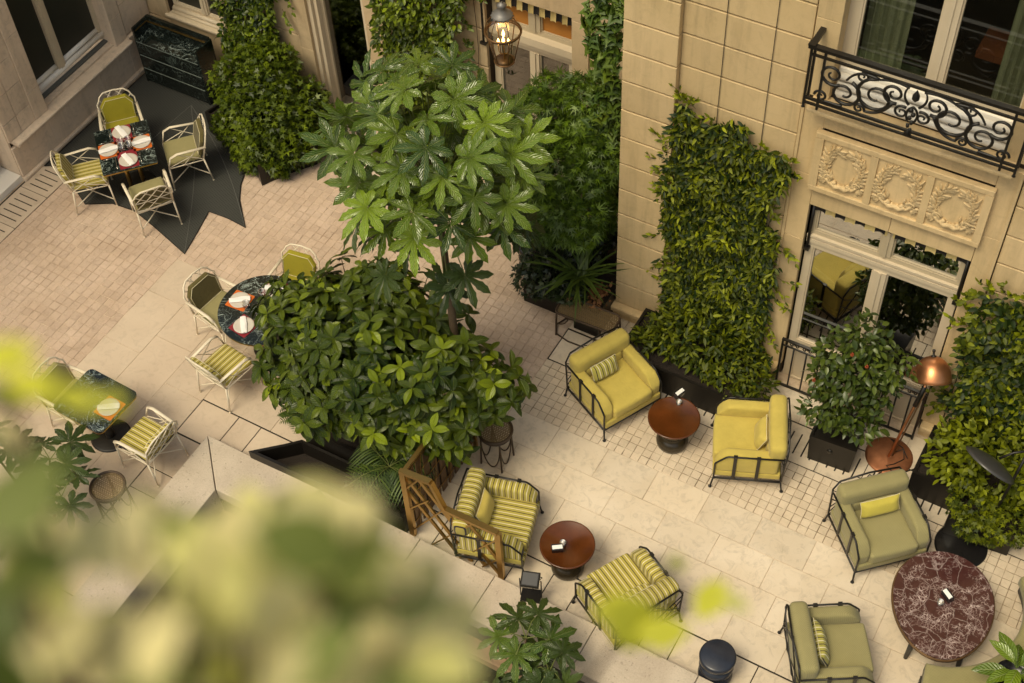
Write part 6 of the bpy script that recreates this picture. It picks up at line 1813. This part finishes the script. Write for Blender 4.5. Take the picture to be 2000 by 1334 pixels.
fatsia('tall fatsia tree with big glossy fingered leaves above the terrace', cc, [(-5.82, 7.95, .4), (-5.84, 8.0, 1.5), (-5.92, 8.1, 2.6), (-6.05, 8.25, 3.55)], LV, FLM, 5, 'fatsia_tree', 'tree', lambda p: (cc[0] + (p[0] - cc[0]) * .18, cc[1] + (p[1] - cc[1]) * .18, min(p[2] - .1, 3.45 + .3 * (p[2] - 3.4))))
ft = [o for o in bpy.data.objects if o.name == 'fatsia_tree'][0]
LV2 = []
for k in range(17):
    a = 2 * math.pi * k / 17 + g_.normal() * .2; r = g_.uniform(.35, .95); p = cc + np.array([math.cos(a) * r, math.sin(a) * r, -.78 - .45 * (1 - r) - g_.uniform(0, .35)])
    D = np.array([math.cos(a), math.sin(a), -.9]); N = np.array([math.cos(a) * .8, math.sin(a) * .8, .7]) + g_.normal(size=3) * .15; LV2.append((p, g_.uniform(.30, .38), D, N))
for i, (p, s, D, N) in enumerate(LV2):
    place_leaf(FLD[i % 3], ft, p, D, N, s); P = Vector(p); MB().tube([(-6.02, 8.22, 3.35), P.lerp(Vector((-6.02, 8.22, 3.3)), .4) + Vector((0, 0, .08)), P], [.009, .007, .006], 5, cap=False).build('leaf_stalk', STEM, ft)

# small fatsias rising from the light well and at the left edge
def fatsia_clump(label, tops, base, seed, size=(.26, .36), mats=None, spread=.33, lv=5, name='fatsia'):
    g_ = np.random.default_rng(seed); t = thing(name, label, 'fatsia'); q = random.Random(seed)
    for (x, y, z) in tops:
        MB().tube([(base[0] + g_.uniform(-.15, .15), base[1] + g_.uniform(-.15, .15), base[2]), (x * .6 + base[0] * .4, y * .6 + base[1] * .4, z * .6 + base[2] * .4), (x, y, z - .05)], [.022, .016, .010], 7).build('stem', BARK, t)
        for k in range(lv):
            a = 2 * math.pi * k / lv + g_.uniform(-.4, .4); r = spread * g_.uniform(.55, 1.1); p = (x + r * math.cos(a), y + r * math.sin(a), z + g_.uniform(-.08, .14) - .1 * r)
            D = (math.cos(a) + g_.normal() * .3, math.sin(a) + g_.normal() * .3, -.35); N = np.array([.3 * math.cos(a), .3 * math.sin(a), 1]) + g_.normal(size=3) * .22
            place_leaf(q.choice(mats or FLD), t, p, D, N, g_.uniform(*size))
            MB().tube([(x, y, z - .06), ((x + p[0]) / 2, (y + p[1]) / 2, max(z, p[2]) + .02), p], .006, 5, cap=False).build('leaf_stalk', STEM, t)
    return t
fatsia_clump('young fatsia rising out of the light well in front of the floodlight', [(-3.66, 5.66, .72), (-3.30, 5.50, .58), (-3.45, 5.15, .30)], (-3.5, 5.1, -2.9), 81, (.30, .40), FLD[1:] + [FLM[0]], .28, 5)
fatsia_clump('shaded fatsia low in the light well below the curb', [(-4.95, 4.55, -.55), (-4.55, 4.75, -.75), (-5.25, 4.85, -.9)], (-4.9, 4.7, -2.9), 82, (.28, .38), FLD[:2], .32, 6)
fatsia_clump('fatsia with smooth fingered leaves at the corner of the curb by the rattan stool', [(-9.36, 4.92, .95), (-8.95, 4.62, .9), (-9.85, 4.62, 1.15), (-9.3, 4.2, .8)], (-9.3, 4.5, 0), 83, (.28, .36), FLD, .30, 5)
t = thing('bed_leaves', 'dark leafy planting at the bottom of the light well', 'ground cover'); t['kind'] = 'stuff'
mound(t, [(-7.0, 4.3, -2.2, .9, .8, .6), (-6.3, 3.7, -2.1, .9, .7, .6), (-7.2, 3.2, -2.2, .7, .8, .6), (-5.2, 4.3, -2.3, .9, .7, .5), (-4.2, 4.6, -2.4, .9, .6, .5), (-3.0, 5.0, -2.4, .9, .5, .5)], BL_OVATE, 5000, .10, L_DARK, 85, zmin=-2.99)
# potted leaves at the right picture edge
t = thing('potted_plant', 'dark pot with large ribbed green leaves at the edge by the curved sofa', 'potted plant', (0, 0, 0))
px_, py_ = .80, 7.55
MB().lathe([(.13, .45), (.17, .60), (.19, .78), (.175, .79), (.16, .74), (0, .73)], 28, px_, py_).build('pot', BLACKCER, t)
MB().lathe([(.2, 0), (.21, .02), (.06, .05), (.05, .45)], 24, px_, py_).build('stand', BLACKM, t)
tv2 = leaf_variants(leaf_blade(.42, 8, .14, .35, .5), L_FATSIA, [.3, .6, .85])
for k in range(11):
    a = rad(100 + 33 * k); el = .15 + .25 * (k % 3)
    place_leaf(tv2[k % 3], t, (px_ + .05 * math.cos(a), py_ + .05 * math.sin(a), .86 + .08 * (k % 3)), (math.cos(a), math.sin(a), el), (-.3 * math.cos(a), -.3 * math.sin(a), 1), .30 + .05 * (k % 2))

# ---------------------------------------------------------------- back of the court
t = trough('star_planter', 'black star shaped planter with a sharp front corner under the clipped ivy', [(-10.44, 10.19), (-10.25, 10.55), (-10.0, 10.9), (-10.05, 11.55), (-11.55, 11.55), (-11.75, 10.72), (-11.3, 10.60), (-10.8, 10.45)], 0, .40)
mound(t, [(-10.75, 10.85, .80, .62, .50, .42), (-10.35, 11.15, .70, .40, .48, .38), (-11.2, 11.1, .85, .48, .48, .45), (-10.55, 10.45, .55, .34, .26, .30), (-10.9, 11.3, 1.1, .5, .4, .4), (-10.62, 10.36, .36, .30, .17, .30), (-11.1, 10.55, .45, .35, .18, .32), (-10.2, 10.72, .42, .17, .32, .34), (-10.28, 10.50, .30, .16, .22, .26), (-10.05, 11.0, .35, .18, .35, .32), (-10.75, 10.34, .26, .26, .12, .22)], IVY5, 8000, .08, L_IVYB, 91, light=.35)
wall_climber('jasmine_climber', 'jasmine column on the pier between the corner window and the glazed door',
    [(-12.05, .6), (-11.95, 1.3), (-12.0, 2.0), (-11.9, 2.8), (-11.8, 4.0), (-10.95, 4.0), (-11.05, 3.0), (-10.9, 2.6), (-10.75, 2.1), (-10.85, 1.8), (-11.05, 1.6), (-10.9, 1.0), (-10.7, .6)], BYF, BL_OVATE, 1500, .088, L_IVYB, (.03, .34), 93, .35)
wall_climber('jasmine_climber', 'wide jasmine curtain between the glazed door and the lantern',
    [(-9.12, .3), (-9.15, 1.5), (-9.22, 2.4), (-9.2, 4.2), (-7.85, 4.2), (-7.75, 3.2), (-7.95, 2.8), (-7.95, 2.3), (-7.80, 1.9), (-7.85, 1.4), (-8.0, .9), (-8.1, .3)], BYF, BL_OVATE, 1500, .092, L_IVYB, (.05, .40), 95, .5)
trough('wall_trough', 'black trough hidden at the foot of the jasmine curtain at the back', [(-9.3, 11.3), (-8.0, 11.3), (-8.0, 11.74), (-9.3, 11.74)], 0, .4)
# maple and its underplanting beside the pilaster
maple = thing('maple_tree', 'bushy green maple with small starry leaves beside the limestone pilaster', 'tree')
mc = [(-5.95, 10.85, 1.95, .72, .62, .52), (-6.45, 11.1, 2.15, .48, .50, .36), (-5.6, 11.05, 2.15, .48, .55, .50), (-5.65, 10.45, 1.60, .52, .48, .42), (-6.05, 10.4, 1.40, .55, .45, .30), (-6.35, 11.2, 2.6, .3, .3, .2), (-5.85, 11.3, 2.6, .45, .35, .3), (-6.4, 10.6, 1.6, .4, .4, .3)]
mound(maple, mc, MAPLE7, 7800, .098, L_MAPLE, 101, up=1.5, light=.6, shell=.5, name='crown', clump=4)
for k in range(5):
    a = rad(72 * k + 20); MB().tube([(-5.75, 10.75, .3), (-5.75 + .15 * math.cos(a), 10.75 + .15 * math.sin(a), .95), (-5.9 + .55 * math.cos(a), 10.85 + .5 * math.sin(a), 1.9)], [.030, .020, .007], 6).build('limb', BARK, maple)
trough('square_planter', 'black planter with dry brown leaves tucked against the pilaster', [(-5.42, 9.98), (-5.08, 9.98), (-5.08, 10.85), (-5.42, 10.85)], 0, .45)
trough('planting_box', 'black planter full of dark shade plants under the maple', [(-6.2, 10.08), (-5.46, 10.08), (-5.46, 11.35), (-6.2, 11.35)], 0, .42)
t = thing('shade_plants', 'dark leafy shade plants filling the planter under the maple', 'ground cover'); t['kind'] = 'stuff'
mound(t, [(-5.85, 10.35, .62, .45, .38, .38), (-5.7, 10.8, .85, .42, .45, .5), (-6.05, 10.15, .45, .30, .25, .26), (-5.55, 10.10, .50, .25, .2, .22)], IVY5, 2300, .07, L_DARK, 103, light=.5)
n = 150; foliage('dry_leaves', [o for o in bpy.data.objects if o.get('label', '').startswith('black planter with dry')][0], BL_OVATE, np.stack([rnd(n, -5.38, -5.12), rnd(n, 10.02, 10.45), rnd(n, .40, .47)], 1), G.normal(size=(n, 3)) * np.array([1, 1, .25]), G.normal(size=(n, 3)) * .4 + np.array([0, 0, 1]), rnd(n, .05, .09), rnd(n, 0, 1), L_DEAD)
gp = thing('grass_plant', 'tuft of long arching grass blades between the maple and the pilaster', 'grass plant'); n = 60; a = rnd(n, 0, 6.28); el = rnd(n, .5, 2.0)
foliage('blades', gp, BL_GRASS, np.tile([[-5.42, 10.15, .75]], (n, 1)) + G.normal(size=(n, 3)) * .04, np.stack([np.cos(a), np.sin(a), el], 1), np.stack([-np.cos(a) * .5, -np.sin(a) * .5, np.ones(n)], 1), rnd(n, .40, .75), rnd(n, .2, .9), L_FERN)
wall_climber('vine', 'light green vine climbing the corner between the back wall and the pilaster',
    [(-5.62, .9), (-5.58, 1.9), (-5.72, 2.5), (-5.62, 3.2), (-5.74, 3.9), (-5.6, 4.8), (-5.30, 4.8), (-5.32, .9)], 11.0, lobed([(-1.2, .75), (0, 1.0), (1.2, .75), (2.2, .5), (-2.2, .5)], .75), 330, .13, L_VINE, (.03, .22), 105, .5, stems=6)

# ---------------------------------------------------------------- the shrub on the photographer's own balcony, out of focus
near = thing('balcony_shrub', 'pale yellow green shrub leaves close by, far out of focus at lower left', 'shrub')
cm = np.array([[0.867647, -0.367364, 0.335011], [0.495706, 0.691068, -0.526023], [-0.038274, 0.622470, 0.781708]])
NEAR = [((-0.481,0.256,13.419),0.024,1.0),((-0.444,0.243,13.433),0.022,1.0),((-0.436,0.256,13.412),0.018,1.0),((-0.431,0.27,13.394),0.015,1.0),((-0.505,0.258,13.366),0.02,0.12),((-0.199,0.453,13.047),0.046,1.0),((-0.222,0.476,13.008),0.03,0.95),((-0.17,0.54,12.965),0.03,1.0),((-0.222,0.595,12.896),0.018,0.9),((-0.178,0.458,13.042),0.03,1.0),((-0.154,0.548,12.964),0.02,0.9),((-0.329,0.329,13.275),0.03,0.9),((-0.329,0.292,13.314),0.026,0.7),((-0.252,0.281,13.274),0.036,0.5),((-0.246,0.301,13.259),0.03,0.55),((-0.279,0.195,13.355),0.04,0.95),((-0.268,0.21,13.335),0.03,0.9),((-0.29,0.193,13.359),0.03,0.9),((-0.281,0.211,13.341),0.03,0.1),((-0.397,0.288,13.277),0.016,0.08),((-0.493,0.245,13.353),0.018,0.6),((-0.29,0.285,13.249),0.04,0.2),((-0.184,0.228,13.428),0.027,0.78),((-0.205,0.219,13.419),0.029,0.31),((-0.322,0.203,13.346),0.031,0.44),((-0.256,0.244,13.35),0.026,0.25),((-0.286,0.265,13.315),0.026,0.06),((-0.227,0.198,13.519),0.035,0.29),((-0.367,0.291,13.231),0.023,0.59),((-0.305,0.232,13.221),0.028,0.19),((-0.413,0.186,13.425),0.033,0.88),((-0.3,0.234,13.288),0.03,0.06),((-0.446,0.215,13.175),0.036,0.45),((-0.497,0.222,13.3),0.035,0.54),((-0.356,0.292,13.178),0.04,0.41),((-0.42,0.286,13.224),0.036,0.88),((-0.458,0.223,13.132),0.025,0.69),((-0.217,0.211,13.492),0.031,0.18),((-0.308,0.28,13.312),0.023,0.25),((-0.232,0.179,13.486),0.039,0.64),((-0.25,0.262,13.229),0.031,0.68),((-0.383,0.27,13.166),0.039,0.22),((-0.38,0.245,13.333),0.031,0.26),((-0.208,0.169,13.489),0.033,0.13),((-0.273,0.173,13.517),0.024,0.76),((-0.399,0.335,13.195),0.04,0.48),((-0.314,0.167,13.409),0.028,0.42),((-0.303,0.348,13.191),0.029,0.61),((-0.318,0.324,13.237),0.03,0.04),((-0.408,0.17,13.388),0.026,0.78),((-0.316,0.236,13.242),0.039,0.43),((-0.283,0.196,13.391),0.036,0.61),((-0.321,0.187,13.467),0.029,0.43),((-0.263,0.235,13.434),0.036,0.55),((-0.44,0.211,13.164),0.032,0.52),((-0.257,0.128,13.487),0.027,0.88),((-0.449,0.182,13.207),0.025,0.53),((-0.227,0.202,13.38),0.025,0.41),((-0.348,0.133,13.429),0.032,0.5),((-0.281,0.218,13.429),0.039,0.88),((-0.342,0.237,13.337),0.03,0.76),((-0.368,0.187,13.248),0.037,0.18),((-0.3,0.239,13.4),0.023,0.61),((-0.272,0.144,13.478),0.028,0.61),((-0.265,0.316,13.174),0.028,0.58),((-0.289,0.144,13.434),0.04,0.25),((-0.363,0.213,13.228),0.032,0.62),((-0.354,0.275,13.147),0.035,0.88),((-0.328,0.14,13.528),0.038,0.48),((-0.308,0.12,13.479),0.029,0.88),((-0.425,0.242,13.28),0.025,0.65),((-0.312,0.19,13.418),0.035,0.88),((-0.299,0.281,13.342),0.036,0.1),((-0.322,0.158,13.417),0.038,0.46),((-0.474,0.215,13.308),0.026,0.43),((-0.402,0.303,13.21),0.034,0.59),((-0.197,0.191,13.433),0.028,0.69),((-0.269,0.25,13.445),0.025,0.88),((-0.326,0.339,13.243),0.037,0.46),((-0.513,0.23,13.209),0.038,0.18),((-0.272,0.227,13.282),0.039,0.42),((-0.349,0.221,13.322),0.034,0.76),((-0.377,0.296,13.283),0.033,0.76),((-0.291,0.161,13.454),0.034,0.62),((-0.187,0.214,13.504),0.029,0.63),((-0.332,0.178,13.341),0.027,0.88),((-0.245,0.234,13.434),0.033,0.71),((-0.335,0.272,13.288),0.04,0.43),((-0.343,0.225,13.341),0.033,0.58),((-0.385,0.227,13.352),0.035,0.01),((-0.488,0.215,13.179),0.031,0.44),((-0.3,0.232,13.393),0.026,0.88),((-0.198,0.208,13.427),0.038,0.6),((-0.319,0.103,13.474),0.039,0.0),((-0.331,0.257,13.329),0.031,0.67),((-0.303,0.212,13.39),0.034,0.67),((-0.335,0.144,13.435),0.034,0.68),((-0.338,0.346,13.167),0.032,0.88),((-0.365,0.176,13.276),0.025,0.13),((-0.277,0.203,13.473),0.039,0.52),((-0.259,0.234,13.415),0.032,0.11),((-0.364,0.139,13.437),0.028,0.05),((-0.343,0.288,13.294),0.039,0.53),((-0.305,0.203,13.386),0.033,0.76),((-0.339,0.283,13.226),0.037,0.01),((-0.19,0.216,13.485),0.032,0.05),((-0.237,0.218,13.476),0.038,0.88),((-0.435,0.206,13.344),0.024,0.52),((-0.489,0.199,13.246),0.034,0.69),((-0.404,0.238,13.325),0.035,0.16),((-0.212,0.225,13.365),0.026,0.49),((-0.275,0.265,13.41),0.023,0.5),((-0.263,0.283,13.328),0.034,0.77),((-0.454,0.262,13.25),0.025,0.88),((-0.333,0.256,13.138),0.035,0.63),((-0.504,0.23,13.297),0.025,0.66),((-0.357,0.158,13.359),0.024,0.69),((-0.304,0.266,13.341),0.027,0.73),((-0.285,0.28,13.363),0.033,0.52),((-0.267,0.189,13.472),0.026,0.7),((-0.308,0.291,13.153),0.031,0.59),((-0.308,0.212,13.285),0.028,0.7),((-0.385,0.127,13.35),0.035,0.58),((-0.343,0.185,13.447),0.04,0.56),((-0.188,0.202,13.406),0.034,0.24),((-0.325,0.103,13.449),0.035,0.57),((-0.411,0.173,13.349),0.039,0.45),((-0.402,0.17,13.358),0.035,0.77),((-0.277,0.238,13.262),0.028,0.45),((-0.277,0.232,13.436),0.028,0.71),((-0.202,0.241,13.365),0.036,0.45),((-0.175,0.201,13.46),0.029,0.88),((-0.289,0.237,13.405),0.032,0.0),((-0.303,0.204,13.364),0.035,0.88),((-0.345,0.341,13.203),0.024,0.67),((-0.366,0.162,13.367),0.024,0.71),((-0.368,0.176,13.341),0.038,0.88),((-0.218,0.219,13.41),0.035,0.4),((-0.315,0.14,13.52),0.028,0.24),((-0.312,0.257,13.339),0.029,0.88),((-0.323,0.173,13.337),0.027,0.71),((-0.412,0.194,13.244),0.026,0.49),((-0.421,0.262,13.293),0.029,0.63),((-0.385,0.221,13.341),0.024,0.41),((-0.317,0.198,13.325),0.026,0.88),((-0.371,0.226,13.166),0.027,0.15),((-0.357,0.176,13.282),0.037,0.52),((-0.354,0.228,13.189),0.024,0.88),((-0.316,0.19,13.334),0.031,0.88),((-0.344,0.328,13.182),0.034,0.69),((-0.206,0.178,13.454),0.034,0.52),((-0.365,0.309,13.279),0.032,0.0),((-0.288,0.202,13.415),0.037,0.74),((-0.237,0.21,13.517),0.028,0.57),((-0.254,0.197,13.407),0.04,0.58),((-0.232,0.18,13.419),0.032,0.41),((-0.284,0.28,13.19),0.034,0.75),((-0.37,0.286,13.293),0.025,0.88),((-0.359,0.195,13.273),0.023,0.59),((-0.348,0.282,13.215),0.034,0.63),((-0.21,0.218,13.374),0.027,0.76),((-0.324,0.27,13.133),0.036,0.58),((-0.331,0.29,13.244),0.033,0.18),((-0.182,0.185,13.456),0.029,0.16),((-0.486,0.228,13.282),0.035,0.67),((-0.373,0.14,13.426),0.039,0.08),((-0.185,0.215,13.437),0.038,0.44),((-0.425,0.18,13.315),0.038,0.88),((-0.391,0.134,13.326),0.024,0.71),((-0.44,0.22,13.317),0.028,0.67),((-0.325,0.276,13.3),0.032,0.58),((-0.318,0.253,13.213),0.035,0.68),((-0.354,0.174,13.36),0.036,0.77),((-0.207,0.261,13.373),0.023,0.48),((-0.214,0.244,13.398),0.028,0.57),((-0.269,0.253,13.415),0.033,0.13),((-0.269,0.197,13.432),0.023,0.88),((-0.226,0.216,13.511),0.027,0.53),((-0.404,0.216,13.2),0.026,0.88),((-0.211,0.154,13.474),0.038,0.56),((-0.356,0.155,13.472),0.027,0.7),((-0.204,0.198,13.419),0.036,0.76),((-0.35,0.163,13.506),0.039,0.17),((-0.257,0.272,13.197),0.03,0.43),((-0.264,0.274,13.239),0.034,0.65),((-0.267,0.214,13.379),0.023,0.52)]
g_ = np.random.default_rng(201); NB = leaf_blade(.62, 6, .12, .2, .5)
nm_ = leaf_variants(NB, L_FORE, [0.0, .2, .4, .6, .8, 1.0])
root_p = np.array([-.25, .02, 12.95])
for li, (p, s, tt) in enumerate(NEAR):
    p = np.array(p); D = (p - root_p); D /= np.linalg.norm(D); D = D * .6 + g_.normal(size=3) * .6
    if li < 21: D = np.array([.85, .45, -.05]) + g_.normal(size=3) * .3
    place_leaf(nm_[int(round(tt * 5))], near, p - D / np.linalg.norm(D) * s * .65, D, np.array([.1, -.35, .9] if li < 21 else [.1, -.3, 1.0]) + g_.normal(size=3) * (.12 if li < 21 else .35), s * (1.4 if li < 21 else 1.3))
P_ = np.array([q[0] for q in NEAR])
for k in range(0, len(P_), 4):
    p = P_[k]; MB().tube([tuple(root_p + np.array([.02 * math.sin(k), .02 * math.cos(k), 0])), tuple(root_p * .5 + p * .5 + np.array([0, 0, .05])), tuple(p)], [.004, .0028, .0015], 5).build('twig', BARK, near)
